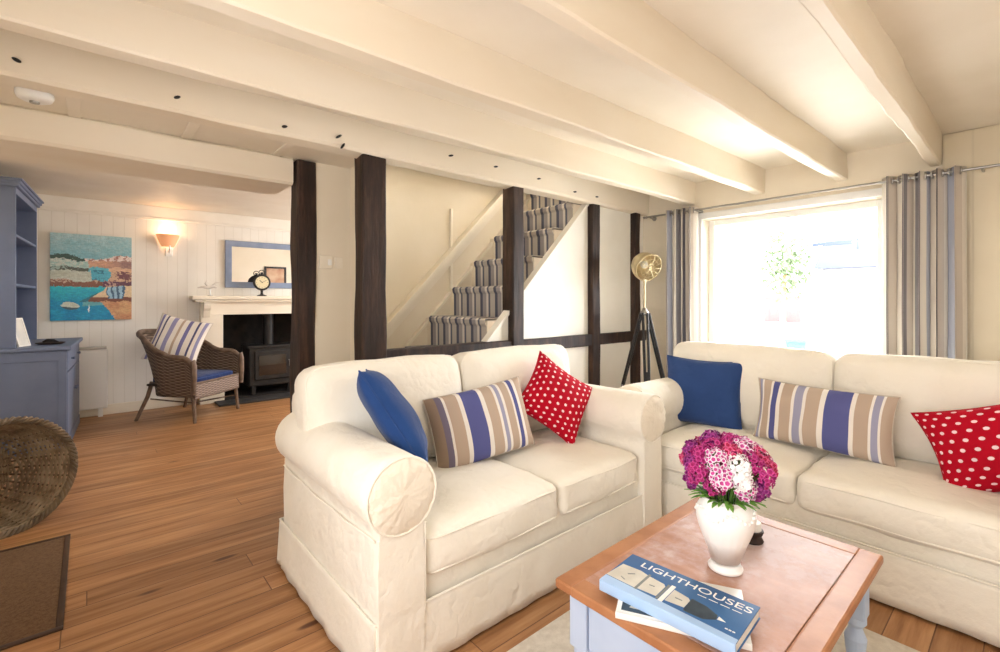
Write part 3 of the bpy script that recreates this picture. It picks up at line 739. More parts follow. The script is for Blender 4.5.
bB = book('white-edged paperback lying under the lighthouses book', (.998, .700, .4505), yawB, .305, .215, .0155, m_bk_white, m_bk_white)
part_poly('printed_picture', [[(.012, .012), (.295, .012), (.295, .06), (.012, .07)]], m_bk_dark, bB, .0155, .0158)
part_poly('printed_boat', [[(.03, .028), (.10, .026), (.115, .045), (.04, .050)], [(.14, .03), (.22, .03), (.23, .038), (.15, .040)]], m_bk_stone, bB, .0158, .0160)

# vase and flowers
VC = Vector((1.425, .612, .45))
vs = thing('vase', 'white ribbed ceramic vase on the coffee table', 'vase', VC)
bm = B()
fnr = lambda a, z: 1+(.018*math.cos(a*22) if .05 < z < .125 else 0)
prof = [(0, .004), (.040, .0), (.047, .004), (.048, .010), (.041, .018), (.040, .03), (.045, .052), (.053, .075), (.064, .10), (.074, .125), (.080, .148), (.0815, .165), (.077, .185), (.069, .198), (.064, .208), (.068, .218), (.072, .222), (.069, .221), (.061, .208), (.064, .198), (.072, .18), (.070, .12), (.04, .03), (0, .02)]
lathe(bm, prof, 88, VC, fn=fnr); ob('vase_body', bm, m_ceramic, vs)
bm = B()
for k in range(40):                                       # raised garland round the shoulder
    a = 2*PI*k/40; z = .178+.012*math.cos(a*5)
    r = .0805 if z < .178 else .077
    t_ = bmesh.new(); bmesh.ops.create_icosphere(t_, subdivisions=1, radius=.0058, matrix=Matrix.Translation(VC+Vector((r*math.cos(a), r*math.sin(a), z))))
    me = bpy.data.meshes.new('tmp'); t_.to_mesh(me); t_.free(); bm.from_mesh(me); bpy.data.meshes.remove(me)
ob('garland_relief', bm, m_ceramic, vs)
m_stem = new_mat('stem_green', srgb(92, 130, 58), .5); m_leaf = mottled('leaf_green', srgb(120, 166, 70), srgb(86, 134, 52), 30, .5, 0)
petal_cols = {'magenta': (srgb(150, 14, 92), srgb(190, 60, 135)), 'deep purple': (srgb(120, 20, 100), srgb(160, 60, 140)), 'pink and white': (srgb(196, 70, 145), srgb(240, 215, 230)), 'white': (srgb(246, 240, 242), srgb(250, 248, 248)), 'crimson': (srgb(168, 22, 70), srgb(220, 90, 140))}
pm = {k: (new_mat('petal_'+k.replace(' ', '_'), a, .6), new_mat('petal_edge_'+k.replace(' ', '_'), b, .6)) for k, (a, b) in petal_cols.items()}
def floret(bm, M, r, mi_in, mi_out):
    c = bm.verts.new(M @ Vector((0, 0, -.001))); n = 15; inn = []; out = []
    for k in range(n):
        a = 2*PI*k/n; q = r*(.82+.2*abs(math.cos(a*2.5)))
        inn.append(bm.verts.new(M @ Vector((q*.62*math.cos(a), q*.62*math.sin(a), .0016)))); out.append(bm.verts.new(M @ Vector((q*math.cos(a), q*math.sin(a), .001+.0015*math.cos(k*2.1)))))
    for k in range(n):
        f1 = bm.faces.new((c, inn[k], inn[(k+1) % n])); f1.material_index = mi_in
        f2 = bm.faces.new((inn[k], out[k], out[(k+1) % n], inn[(k+1) % n])); f2.material_index = mi_out
heads = []
rng = random.Random(4)
kinds = ['magenta', 'pink and white', 'deep purple', 'magenta', 'crimson', 'pink and white', 'magenta', 'deep purple', 'magenta', 'crimson', 'deep purple']
spots = []
for ring, (cnt, el, rad) in enumerate(((1, 90, .085), (6, 58, .095), (10, 28, .105), (12, 2, .112), (8, -24, .10))):
    for k in range(cnt):
        spots.append((2*PI*(k+.5*(ring % 2))/cnt+rng.uniform(-.12, .12), R(el+rng.uniform(-6, 6)), rad*rng.uniform(.92, 1.08)))
cen = VC+Vector((.004, -.006, .302))
view = math.atan2(-VC.y, -VC.x)                     # direction of the camera side of the bunch
lab = {'magenta': 'magenta flower head on its green stem in the white vase', 'deep purple': 'deep purple flower head in the white vase', 'pink and white': 'pink flower head with white-edged petals in the white vase', 'white': 'pure white flower head in the white vase', 'crimson': 'crimson-pink flower head in the white vase'}
for i, (az, el, rad) in enumerate(spots):
    d = Vector((math.cos(az)*math.cos(el), math.sin(az)*math.cos(el), math.sin(el)))
    hc = cen+Vector((d.x*rad*rng.uniform(.84, .98), d.y*rad*rng.uniform(.84, .98), d.z*rad*rng.uniform(.66, .80)))
    kd = kinds[i % len(kinds)]
    da = (az-view+PI) % (2*PI)-PI
    if -.05 < da < .50 and -R(8) < el < R(36): kd = 'white'
    fl = thing('cut_flower', lab[kd], 'flower', VC+Vector((0, 0, .06)), 0, 'cut flowers in the white vase, '+kd)
    u = (d+Vector((0, 0, .35))).normalized(); Mh = u.to_track_quat('Z', 'Y').to_matrix().to_4x4(); Mh.translation = hc
    bm = B()
    for k in range(30):
        ph = k*2.399; rr_ = math.sqrt((k+.5)/30)*.98; th_ = rr_*1.3+rng.uniform(-.1, .1)
        lc = Vector((math.sin(th_)*math.cos(ph), math.sin(th_)*math.sin(ph), math.cos(th_)))*rng.uniform(.027, .035)
        lq = lc.normalized().to_track_quat('Z', 'Y').to_matrix().to_4x4(); lq.translation = lc
        floret(bm, Mh @ lq @ Matrix.Rotation(rng.uniform(0, 6), 4, 'Z') @ Matrix.Rotation(rng.uniform(-.8, .8), 4, 'X'), rng.uniform(.0065, .0105), 0, 1)
    ob('flower_head', bm, list(pm[kd]), fl, smooth=False)
    bm = B(); base = VC+Vector((d.x*.02, d.y*.02, .06)); neck = VC+Vector((d.x*.045, d.y*.045, .225))
    tube(bm, [base, base.lerp(neck, .5), neck, neck.lerp(hc, .55)+Vector((0, 0, .012*(1-abs(d.z)))), hc], .0022, 6); ob('stem', bm, m_stem, fl)
    if el < R(35):
        for q in (0, 1):
            bm = B(); az2 = az+(.35 if q else -.3)+rng.uniform(-.2, .2)
            p0 = VC+Vector((math.cos(az2)*.045, math.sin(az2)*.045, .215)); dirv = Vector((math.cos(az2), math.sin(az2), rng.uniform(.2, .9))).normalized(); ln = rng.uniform(.045, .08)
            sidev = dirv.cross(Vector((0, 0, 1))).normalized(); pv = None
            for s_ in range(7):
                v = s_/6; w = .007*math.sin(PI*min(1, v*.96+.04))**.8; p = p0+dirv*ln*v-Vector((0, 0, .025*v*v)); cur = [bm.verts.new(p-sidev*w), bm.verts.new(p+Vector((0, 0, .0015))), bm.verts.new(p+sidev*w)]
                if pv:
                    bm.faces.new((pv[0], pv[1], cur[1], cur[0])); bm.faces.new((pv[1], pv[2], cur[2], cur[1]))
                pv = cur
            ob('leaf', bm, m_leaf, fl, thick=.0008)
# candle dish behind the vase
cd_ = thing('candle_holder', 'small dark wooden candle holder with white candle behind the vase', 'candle holder', (1.66, .625, .45))
bm = B(); lathe(bm, [(0, 0), (.032, 0), (.034, .004), (.030, .012), (.024, .018), (.030, .024), (.034, .034), (.033, .038), (.0, .038)], 28, (1.66, .625, .4505)); ob('holder', bm, m_redwood if False else m_oak, cd_)
bm = B(); lathe(bm, [(0, 0), (.026, 0), (.027, .003), (.027, .022), (.024, .025), (0, .023)], 28, (1.66, .625, .4886)); ob('candle', bm, m_card, cd_)
bm = B(); tube(bm, [(1.66, .625, .511), (1.661, .626, .518)], .001, 6); ob('wick', bm, m_black, cd_)

# rug under the table
bm = B(); box(bm, 1.02, 2.21, -.35, 1.235, .0005, .010, .004); rg = ob('rug', bm, m_rug, autos=30, origin=(1.6, .4, 0)); tag(rg, 'pale beige rug under the coffee table', 'rug')

# ---------------------------------------------------------------- curtains, rod
rod = thing('curtain_rod', 'thin metal curtain rod with finials above the window', 'curtain rod', (3.955, 1.3, 2.03))
bm = B(); tube(bm, [(3.955, -.1, 2.03), (3.955, .6, 2.03), (3.955, 1.3, 2.03), (3.955, 2.42, 2.03)], .0085, 12); ob('pole', bm, m_steel, rod)
for y in (2.42, ):
    bm = B(); t_ = lathe(bm, [(0, 0), (.012, .002), (.014, .012), (.009, .018), (.013, .03), (.006, .045), (0, .048)], 16, M=Matrix.Translation((3.955, y, 2.03)) @ Matrix.Rotation(R(-90), 4, 'X')); ob('finial', bm, m_steel, rod)
for y in (.215, 1.95, 2.40):
    bm = B(); tube(bm, [(3.955, y, 2.03), (3.98, y, 2.022), (XR, y, 2.022)], .007, 8); lathe(bm, [(0, 0), (.022, 0), (.022, .006), (0, .008)], 16, M=Matrix.Translation((XR, y, 2.022)) @ Matrix.Rotation(R(-90), 4, 'Y')); ob('bracket', bm, m_steel, rod)
def curtain(label, y0, y1, nf, ph):
    t = thing('curtain', label, 'curtain', (3.955, (y0+y1)/2, 2.03)); bm = B(); uvl = bm.loops.layers.uv.new('UVMap')
    nxs, nzs = nf*14, 26; ztop, zbot = 2.058, .02; grid = []
    for j in range(nzs+1):
        v = j/nzs; z = ztop+(zbot-ztop)*v; row = []
        for i in range(nxs+1):
            u = i/nxs; a = u*nf*2*PI+ph
            amp = .042*(1+.15*noise.noise(Vector((u*5, v*3, ph))))
            xx = 3.955+amp*math.sin(a+.25*math.sin(v*4+ph))+.008*noise.noise(Vector((u*9, v*4, 3)))
            yy = y0+(y1-y0)*u+.010*math.sin(2*a)+.010*noise.noise(Vector((u*4, v*3, ph+7)))*v
            row.append(bm.verts.new((xx, yy, z)))
        grid.append(row)
    for j in range(nzs):
        for i in range(nxs):
            f_ = bm.faces.new((grid[j][i], grid[j][i+1], grid[j+1][i+1], grid[j+1][i]))
            for l, uu in zip(f_.loops, (i/nxs, (i+1)/nxs, (i+1)/nxs, i/nxs)): l[uvl].uv = (uu, 0)
    ob('curtain_cloth', bm, m_curtain, t, thick=.003)
    for k in range(nf*2):
        u = (k*PI-ph)/(nf*2*PI)
        if u <= 0.01 or u >= .99: continue
        y = y0+(y1-y0)*u; bm = B(); s = 1 if k % 2 == 0 else -1
        nrm = Vector((0.35*s, 1, 0)).normalized(); q = nrm.to_track_quat('Z', 'Y').to_matrix().to_4x4(); q.translation = (3.955, y, 2.03)
        tube(bm, [q @ Vector((.021*math.cos(a2*PI/10), .021*math.sin(a2*PI/10), 0)) for a2 in range(20)], .0055, 6, closed=True)
        ob('eyelet', bm, m_steel, t)
    return t
curtain('striped grey and beige eyelet curtain at the right side of the window', .275, .675, 5, .5)
curtain('striped grey and beige eyelet curtain left of the window beside the tripod lamp', 1.945, 2.235, 4, 1.2)

# ---------------------------------------------------------------- tripod lamp
LP = Vector((3.54, 2.19, 0))
lamp = thing('tripod_lamp', 'tripod floor lamp with brass searchlight head and black legs', 'floor lamp', LP)
bm = B(); hub = LP+Vector((0, 0, 1.15))
lathe(bm, [(0, -.03), (.02, -.03), (.035, -.02), (.035, .0), (.022, .012), (.018, .03), (.01, .035), (0, .035)], 20, hub); ob('hub', bm, m_steel, lamp)
for a in (100, 218, 335):
    ft = LP+Vector((math.cos(R(a))*.33, math.sin(R(a))*.33, .0)); bm = B()
    s = Vector((-math.sin(R(a)), math.cos(R(a)), 0))*.018; tp = hub+Vector((math.cos(R(a))*.03, math.sin(R(a))*.03, -.01))
    mid = tp.lerp(ft, .55)
    tube(bm, [tp+s, (tp+s).lerp(mid+s, .5), mid+s*.8], .0115, 8); tube(bm, [tp-s, (tp-s).lerp(mid-s, .5), mid-s*.8], .0115, 8)
    tube(bm, [tp.lerp(ft, .42), ft+Vector((0, 0, .006))], .013, 8)
    lg = ob('leg', bm, m_black, lamp)
    bm = B(); tube(bm, [mid+s*1.5, mid-s*1.5], .009, 8); ob('clamp', bm, m_steel, lg)
bm = B(); tube(bm, [hub+Vector((0, 0, .02)), hub+Vector((0, 0, .25))], .007, 10)
tube(bm, [hub+Vector((0, 0, .245)), hub+Vector((0, 0, .275))], .012, 10); ob('stem', bm, m_brass, lamp)
hd = LP+Vector((0, 0, 1.545))
aim = Vector((-.35, -.85, -.45)).normalized(); q = aim.to_track_quat('Z', 'Y').to_matrix().to_4x4(); q.translation = hd; q = q @ Matrix.Scale(.80, 4)
bm = B()
lathe(bm, [(0, -.135), (.05, -.128), (.095, -.10), (.128, -.055), (.142, 0), (.145, .05), (.147, .075), (.141, .075), (.138, .05), (.134, 0), (.12, -.05), (.088, -.094), (.046, -.12), (0, -.127)], 40, M=q)
sh = ob('lamp_shade', bm, m_brass, lamp)
bm = B()
for k in range(7):
    a = PI*k/7; tube(bm, [q @ Vector((.14*math.cos(a)*w, .14*math.sin(a)*w, .082+.02*(1-w*w))) for w in [x/6 for x in range(-6, 7)]], .0022, 6)
for rr2 in (.05, .1): tube(bm, [q @ Vector((rr2*math.cos(k*PI/14), rr2*math.sin(k*PI/14), .082+.02*(1-(rr2/.14)**2))) for k in range(28)], .0022, 6, closed=True)
tube(bm, [q @ Vector((.147*math.cos(k*PI/18), .147*math.sin(k*PI/18), .078)) for k in range(36)], .006, 6, closed=True); ob('grille', bm, m_brass, sh)
bm = B(); lathe(bm, [(0, -.05), (.03, -.04), (.04, -.01), (.03, .02), (0, .035)], 20, M=q); ob('bulb', bm, m_card, sh)
bm = B(); sv = aim.cross(Vector((0, 0, 1))).normalized()
tube(bm, [hd+sv*.128*math.cos(a)+Vector((0, 0, -.128*abs(math.sin(a)))) for a in [PI*k/16 for k in range(17)]], .006, 8); ob('yoke', bm, m_brass, lamp)

# ---------------------------------------------------------------- small wall fittings
sw = thing('light_switch', 'cream double light switch on the narrow wall between the two left posts', 'switch', (1.10, 2.86, 1.48))
bm = B(); box(bm, 1.045, 1.125, 2.848, 2.86, 1.44, 1.52, .004); ob('plate', bm, m_trim, sw, autos=30)
bm = B(); box(bm, 1.095, 1.118, 2.844, 2.849, 1.462, 1.498, .002); ob('rocker', bm, m_white, sw, autos=30)
bm = B(); box(bm, 1.14, 1.19, 2.850, 2.86, 1.445, 1.515, .003); ob('sensor_box', bm, m_trim, sw, autos=30)
sd = thing('smoke_detector', 'round white smoke detector on the lower ceiling at top left', 'smoke detector', (-.165, 2.64, 2.078))
bm = B(); lathe(bm, [(0, 0), (.058, 0), (.058, -.012), (.052, -.026), (.036, -.034), (0, -.036)], 32, (-.165, 2.64, 2.0778)); ob('housing', bm, m_white, sd)
bm = B(); lathe(bm, [(0, 0), (.016, 0), (.015, -.006), (0, -.007)], 20, (-.165, 2.64, 2.0425)); ob('test_button', bm, m_steel, sd)

# ---------------------------------------------------------------- far room: painting
def paint(u, v):
    """u right, v up, 0..1: harbour scene"""
    u += .035*noise.noise(Vector((u*5, v*9, 8)))+.015*noise.noise(Vector((u*30, v*45, 4))); v += .020*noise.noise(Vector((u*4+9, v*6, 1)))
    n = noise.noise(Vector((u*6, v*14, 0)))*.5+noise.noise(Vector((u*25, v*60, 3)))*.45+noise.noise(Vector((u*70, v*90, 6)))*.25; e = n*.035
    def mixc(a, b, t): t = max(0, min(1, t)); return tuple(a[i]*(1-t)+b[i]*t for i in range(3))
    v2 = v+e
    if v2 > .74 + .02*math.sin(u*9):
        return mixc((118, 176, 190), (170, 200, 205), (v-.74)/.26*.8+n*.8)
    if v2 > .70 and u < .42: return (44, 72, 66)
    if v2 > .70 and u >= .42: return (232, 214, 206) if (math.sin(u*60+n*6) > -.4) else (170, 120, 110)
    if v2 > .62:
        if u > .45: return mixc((214, 160, 128), (120, 90, 96), (u-.45)*1.2+n*.5)
        return (160, 196, 190) if n > 0 else (196, 206, 196)
    if v2 > .575:
        if u < .45: return (78, 84, 74) if n > -.12 else (150, 176, 168)
        if u < .70 and v2 < .62: return (86, 182, 202)
        return (214, 172, 140)
    if v2 > .46:
        if u < .48: return mixc((206, 214, 204), (176, 180, 160), .5+n)
        if u < .72-(.575-v2)*.2: return (72, 172, 200) if n > -.2 else (40, 110, 140)
        return (206, 168, 138) if n > 0 else (110, 66, 74)
    if v2 > .40:
        if u < .62: return (126, 78, 62) if n > -.25 else (190, 160, 140)
        return (96, 58, 78) if n > -.2 else (190, 150, 140)
    if v2 > .22:
        if .68 < u < .90 and .25 < v < .40: return (150, 190, 214) if math.sin(u*90) > -.3 else (60, 96, 130)
        if u > .56+.1*math.sin(v*20): return (224, 198, 158) if v > .27 else (120, 70, 54)
        if v2 < .31+.05*math.sin(u*5) and u > .30+(v-.2)*2: return (40, 110, 130)
        return mixc((20, 150, 190), (36, 190, 204), (v-.22)/.18+n)
    if ((u-.23)/.11)**2+((v-.165)/.045)**2 < 1: return (196, 206, 190) if v > .15 else (60, 90, 100)
    if ((u-.47)/.012)**2+((v-.13)/.05)**2 < 1: return (240, 244, 240)
    if u > .60+(.22-v)*.9+.04*n: return mixc((214, 170, 120), (188, 120, 84), n+.4)
    if v > .17 and u > .3+(v*.4): return (90, 170, 180)
    return mixc((8, 120, 178), (24, 160, 200), .5+n)
pa = thing('painting', 'square canvas painting of a turquoise harbour with white cottages', 'painting', (.02, YF-.03, 1.03))
bm = B(); cl = bm.loops.layers.color.new('Col'); gx, gz = 150, 190
x0, x1, z0, z1 = -.305, .355, 1.035, 1.945; yp = YF-.036
vv = [[bm.verts.new((x0+(x1-x0)*i/gx, yp, z0+(z1-z0)*j/gz)) for i in range(gx+1)] for j in range(gz+1)]
for j in range(gz):
    for i in range(gx):
        f_ = bm.faces.new((vv[j][i], vv[j][i+1], vv[j+1][i+1], vv[j+1][i])); c_ = paint((i+.5)/gx, (j+.5)/gz); dab = 1+.09*noise.noise(Vector((i*.11, j*.35, 2)))+.12*noise.noise(Vector((i*.5, j*.8, 5))); c_ = tuple(max(0, min(1, (q_*.9+22)/255*dab)) for q_ in c_)+(1,)
        for l in f_.loops: l[cl] = c_
m_paint = new_mat('oil_paint', (1, 1, 1, 1), .45); at = N(m_paint, 'ShaderNodeVertexColor'); at.layer_name = 'Col'; L(m_paint, at.outputs['Color'], P_(m_paint).inputs['Base Color'])
ob('painted_surface', bm, m_paint, pa, smooth=False)
bm = B(); box(bm, x0, x1, yp+.001, YF-.002, z0, z1, .002); ob('canvas', bm, mottled('canvas_edge', srgb(120, 160, 170), srgb(170, 150, 130), 5, .7, 0), pa)

# wall light
sc_ = thing('wall_light', 'small wall light with glowing peach shade right of the painting', 'wall light', (.66, YF, 1.85))
bm = B(); box(bm, .665, .735, YF-.018, YF, 1.76, 1.86, .006); tube(bm, [(.70, YF-.015, 1.82), (.70, YF-.07, 1.80), (.70, YF-.10, 1.84), (.70, YF-.10, 1.88)], .008, 8); ob('bracket', bm, m_white, sc_, autos=40)
m_shade = new_mat('peach_shade', srgb(230, 176, 140), .7); P_(m_shade).inputs['Emission Color'].default_value = srgb(255, 170, 110); P_(m_shade).inputs['Emission Strength'].default_value = .35
bm = B(); rings = []
for j in range(9):
    v = j/8; ring = []
    for k in range(17):
        a = PI+PI*k/16; r = .055+.055*v**.8
        ring.append(bm.verts.new((.69+r*1.05*math.cos(a), YF-.01+r*math.sin(a), 1.87+.14*v)))
    rings.append(ring)
for j in range(8):
    for k in range(16): bm.faces.new((rings[j][k], rings[j][k+1], rings[j+1][k+1], rings[j+1][k]))
ob('lamp_shade', bm, m_shade, sc_, thick=.003)
m_bulb = new_mat('lit_bulb', srgb(255, 230, 190), .5); P_(m_bulb).inputs['Emission Color'].default_value = srgb(255, 214, 160); P_(m_bulb).inputs['Emission Strength'].default_value = 4
bm = B(); lathe(bm, [(0, 0), (.012, .005), (.018, .03), (.012, .055), (0, .065)], 16, (.70, YF-.10+.04, 1.885)); ob('bulb', bm, m_bulb, sc_)
pl = bpy.data.lights.new('wall_light_glow', 'POINT'); pl.energy = 2.0; pl.color = (1, .62, .34); pl.shadow_soft_size = .03
plo = bpy.data.objects.new('wall_light_glow', pl); COL.objects.link(plo); plo.location = (.69, YF-.085, 2.06)

# radiator
ra = thing('storage_heater', 'white panel heater low on the far wall under the painting', 'heater', (0, YF-.06, .05))
bm = B(); box(bm, -.16, .15, YF-.11, YF-.022, .09, .72, .012); ob('casing', bm, m_white, ra, autos=30)
bm = B(); box(bm, -.15, .14, YF-.112, YF-.03, .722, .752, .004); ob('grille', bm, m_steel, ra, autos=30)
for a in (-.12, .07):
    bm = B(); box(bm, a, a+.04, YF-.10, YF-.04, 0, .09, .003); ob('foot', bm, m_white, ra, autos=30)

# fireplace surround
fp = thing('fireplace_surround', 'cream painted wooden mantelpiece around the black fireplace', 'fireplace', (1.8, YF-.1, 0))
bm = B(); box(bm, .90, 2.75, YF-.24, YF, 1.255, 1.30, .008); box(bm, .93, 2.72, YF-.21, YF, 1.225, 1.256, .012); ob('mantel_shelf', bm, m_trim, fp, autos=30)
bm = B(); box(bm, 1.0, 2.65, YF-.13, YF, OZ, 1.226, .004); ob('frieze', bm, m_trim, fp, autos=30)
for a in (1.0, 2.42):
    bm = B(); box(bm, a, a+.235, YF-.13, YF, 0, OZ, .006); box(bm, a-.012, a+.247, YF-.145, YF, 0, .12, .006); ob('jamb', bm, m_trim, fp, autos=30)
for a in (1.02, 2.56):
    bm = B(); pts = [(0, 1.224), (-.10, 1.224), (-.10, 1.19), (-.085, 1.15), (-.05, 1.12), (-.035, 1.07), (-.02, 1.04), (0, 1.04)]
    lo = [bm.verts.new((a, YF-.128+y, z)) for y, z in pts]; hi = [bm.verts.new((a+.07, YF-.128+y, z)) for y, z in pts]
    bm.faces.new(lo); bm.faces.new(hi[::-1])
    for i in range(len(pts)): bm.faces.new((lo[i], lo[(i+1) % len(pts)], hi[(i+1) % len(pts)], hi[i]))
    ob('corbel', bm, m_trim, fp, autos=40)
bm = B(); box(bm, 1.14, 2.5, YF-.42, YF-.14, 0.001, .025, .005); hh = ob('hearth_slab', bm, m_slate, autos=30, origin=(1.8, YF-.3, 0)); tag(hh, 'dark slate hearth slab on the floor before the fireplace', 'hearth')
sv_ = thing('wood_stove', 'black cast-iron wood stove inside the fireplace', 'stove', (1.85, YF+.15, .01))
sx0, sx1, sy0, sy1 = 1.56, 2.12, YF+.02, YF+.38
bm = B(); box(bm, sx0, sx1, sy0, sy1, .12, .62, .012); box(bm, sx0-.02, sx1+.02, sy0-.02, sy1+.01, .62, .65, .006); ob('body', bm, m_iron, sv_, autos=30)
for a in (sx0+.03, sx1-.08):
    bm = B(); box(bm, a, a+.05, sy0+.01, sy0+.06, .011, .12, .006); ob('leg', bm, m_iron, sv_, autos=30)
bm = B(); box(bm, sx0+.06, sx1-.06, sy0-.02, sy0, .20, .58, .012); dr_ = ob('door', bm, m_iron, sv_, autos=30)
m_sglass = new_mat('stove_glass', srgb(40, 34, 32), .08, spec=.8)
bm = B(); box(bm, sx0+.11, sx1-.11, sy0-.025, sy0-.019, .26, .52, .002); ob('stove_glass', bm, m_sglass, dr_)
bm = B(); tube(bm, [(sx1-.075, sy0-.02, .44), (sx1-.075, sy0-.05, .44), (sx1-.075, sy0-.05, .36)], .008, 8); ob('handle', bm, m_steel, dr_)
bm = B(); tube(bm, [(1.84, sy0+.2, .64), (1.84, sy0+.2, 1.2)], .065, 20); ob('flue_pipe', bm, m_iron, sv_)

# mirror
mi = thing('mirror', 'wide mirror in a blue-grey frame above the mantelpiece', 'mirror', (1.9, YF, 1.41))
ax0, ax1, az0, az1, fw = 1.275, 2.55, 1.405, 2.0, .075
bm = B()
box(bm, ax0, ax1, YF-.035, YF-.004, az0, az0+fw, .008); box(bm, ax0, ax1, YF-.035, YF-.004, az1-fw, az1, .008)
box(bm, ax0, ax0+fw, YF-.0352, YF-.004, az0+fw-.01, az1-fw+.01, .008); box(bm, ax1-fw, ax1, YF-.0352, YF-.004, az0+fw-.01, az1-fw+.01, .008)
ob('mirror_frame', bm, mottled('blue_grey_paint', srgb(140, 152, 178), srgb(126, 140, 166), 9, .5, .1, 30), mi, autos=30)
bm = B(); box(bm, ax0+fw-.01, ax1-fw+.01, YF-.022, YF-.006, az0+fw-.01, az1-fw+.01); ob('mirror_glass', bm, new_mat('silvered_glass', (.88, .88, .88, 1), .02, 1), mi, smooth=False)

# picture on the stair wall (seen in the mirror)
pc = thing('framed_picture', 'black framed picture seen only as a reflection in the mirror', 'picture', (2.7, YS+.1, 1.4))
bm = B(); X0_, X1_ = 2.55, 2.95
for (a, b, c, d_) in ((X0_, X1_, 1.35, 1.385), (X0_, X1_, 1.865, 1.90), (X0_, X0_+.035, 1.38, 1.87), (X1_-.035, X1_, 1.38, 1.87)): box(bm, a, b, YS+.101, YS+.125, c, d_, .003)
ob('picture_frame', bm, m_black, pc)
bm = B(); box(bm, X0_+.03, X1_-.03, YS+.101, YS+.11, 1.38, 1.87); ob('picture_print', bm, mottled('beige_print', srgb(210, 180, 150), srgb(180, 130, 100), 5, .5, 0), pc)

# clock on mantel
ck = thing('mantel_clock', 'small black pocket-watch style clock on the mantel shelf', 'clock', (1.665, YF-.15, 1.30))
cc = Vector((1.665, YF-.15, 1.475)); My = Matrix.Translation(cc) @ Matrix.Rotation(R(90), 4, 'X')
bm = B(); lathe(bm, [(0, -.022), (.085, -.022), (.100, -.012), (.104, .006), (.100, .020), (.086, .024), (.080, .016), (0, .016)], 40, M=My); ob('case', bm, m_iron, ck)
bm = B(); lathe(bm, [(0, .017), (.079, .017), (.079, .0185), (0, .019)], 40, M=My); face = ob('dial', bm, mottled('ivory_dial', srgb(236, 226, 190), srgb(228, 216, 178), 5, .5, 0), ck)
bm = B()
for k in range(12):
    a = R(30*k); M2 = My @ Matrix.Rotation(a, 4, 'Z'); box(bm, -.0018, .0018, .060, .072, .0185, .0198, M=M2)
ob('hour_marks', bm, m_black, face)
bm = B(); box(bm, -.002, .002, -.01, .058, .0195, .0205, M=My @ Matrix.Rotation(R(-60), 4, 'Z')); box(bm, -.003, .003, -.01, .042, .0205, .0215, M=My @ Matrix.Rotation(R(50), 4, 'Z')); ob('hands', bm, m_black, face)
bm = B(); lathe(bm, [(0, 0), (.055, 0), (.058, .006), (.040, .014), (.018, .022), (.014, .05), (.018, .072), (0, .075)], 24, (1.665, YF-.15, 1.3005)); ob('foot', bm, m_iron, ck)
bm = B(); lathe(bm, [(0, 0), (.016, 0), (.014, .012), (.020, .018), (.018, .028), (0, .032)], 20, (1.665, YF-.15, 1.575)); tube(bm, [(1.665+.034*math.cos(a), YF-.15, 1.60+.030*math.sin(a)) for a in [2*PI*k/24 for k in range(24)]], .006, 6, closed=True); ob('crown_ring', bm, m_iron, ck)

# white driftwood ornament
dw = thing('driftwood_ornament', 'white driftwood bird ornament at the left end of the mantel shelf', 'ornament', (1.07, YF-.12, 1.30))
oc = Vector((1.10, YF-.12, 1.30)); bm = B(); tube(bm, [oc, oc+Vector((0, 0, .08))], .004, 6); lathe(bm, [(0, 0), (.03, 0), (.028, .008), (0, .01)], 16, oc); ob('stand', bm, m_steel, dw)
bm = B()
tube(bm, [oc+Vector(p) for p in ((-.13, 0, .095), (-.08, 0, .105), (-.02, 0, .10), (.03, 0, .115), (.07, 0, .10))], [.006, .014, .022, .018, .006], 10)
tube(bm, [oc+Vector(p) for p in ((-.02, 0, .11), (-.05, .01, .15), (-.03, .02, .185))], [.014, .010, .003], 8)
tube(bm, [oc+Vector(p) for p in ((.02, 0, .12), (.06, -.01, .16), (.10, -.01, .17))], [.014, .010, .003], 8)
ob('driftwood', bm, mottled('bleached_wood', srgb(226, 220, 212), srgb(200, 190, 182), 12, .7, .2, 40), dw)

# ---------------------------------------------------------------- dresser
dr = thing('dresser', 'tall slate-blue painted dresser with open shelves at the left edge', 'dresser', (-.14, 5.30, 0), R(-3.1))
DW = 1.12; DD = .50
bm = B(); box(bm, -DD, 0, 0, .022, .08, .835, .003); box(bm, -DD, 0, DW-.022, DW, .08, .835, .003); box(bm, -DD, -DD+.015, 0, DW, .08, .835); box(bm, -DD, 0, .02, DW-.02, .08, .10)
box(bm, -DD-.003, .006, -.006, DW+.006, 0, .09, .006)
# framed side panel
box(bm, -.055, .0, -.008, .001, .09, .83, .003); box(bm, -DD, -DD+.055, -.008, .001, .09, .83, .003); box(bm, -DD+.05, -.05, -.008, .001, .75, .83, .003); box(bm, -DD+.05, -.05, -.008, .001, .09, .17, .003)
ob('lower_carcass', bm, m_dresser, dr, autos=30)
for k in range(2):
    bm = B(); a = .03+k*(DW-.05)/2; b = a+(DW-.07)/2; box(bm, -.016, .004, a, b, .11, .64, .004); d1 = ob('door', bm, m_dresser, dr, autos=30)
    bm = B(); lathe(bm, [(.006, 0), (.006, .01), (.013, .018), (.010, .026), (0, .028)], 14, M=Matrix.Translation((.004, b-.05 if k == 0 else a+.05, .45)) @ Matrix.Rotation(R(90), 4, 'Y')); ob('knob', bm, m_dresser, d1)
    bm = B(); box(bm, -.016, .004, a, b, .655, .82, .004); d2 = ob('drawer', bm, m_dresser, dr, autos=30)
    bm = B(); lathe(bm, [(.006, 0), (.006, .01), (.013, .018), (.010, .026), (0, .028)], 14, M=Matrix.Translation((.004, (a+b)/2, .74)) @ Matrix.Rotation(R(90), 4, 'Y')); ob('knob', bm, m_dresser, d2)
bm = B(); box(bm, -DD-.005, .028, -.025, DW+.025, .835, .868, .008); ob('counter', bm, m_dresser, dr, autos=30)
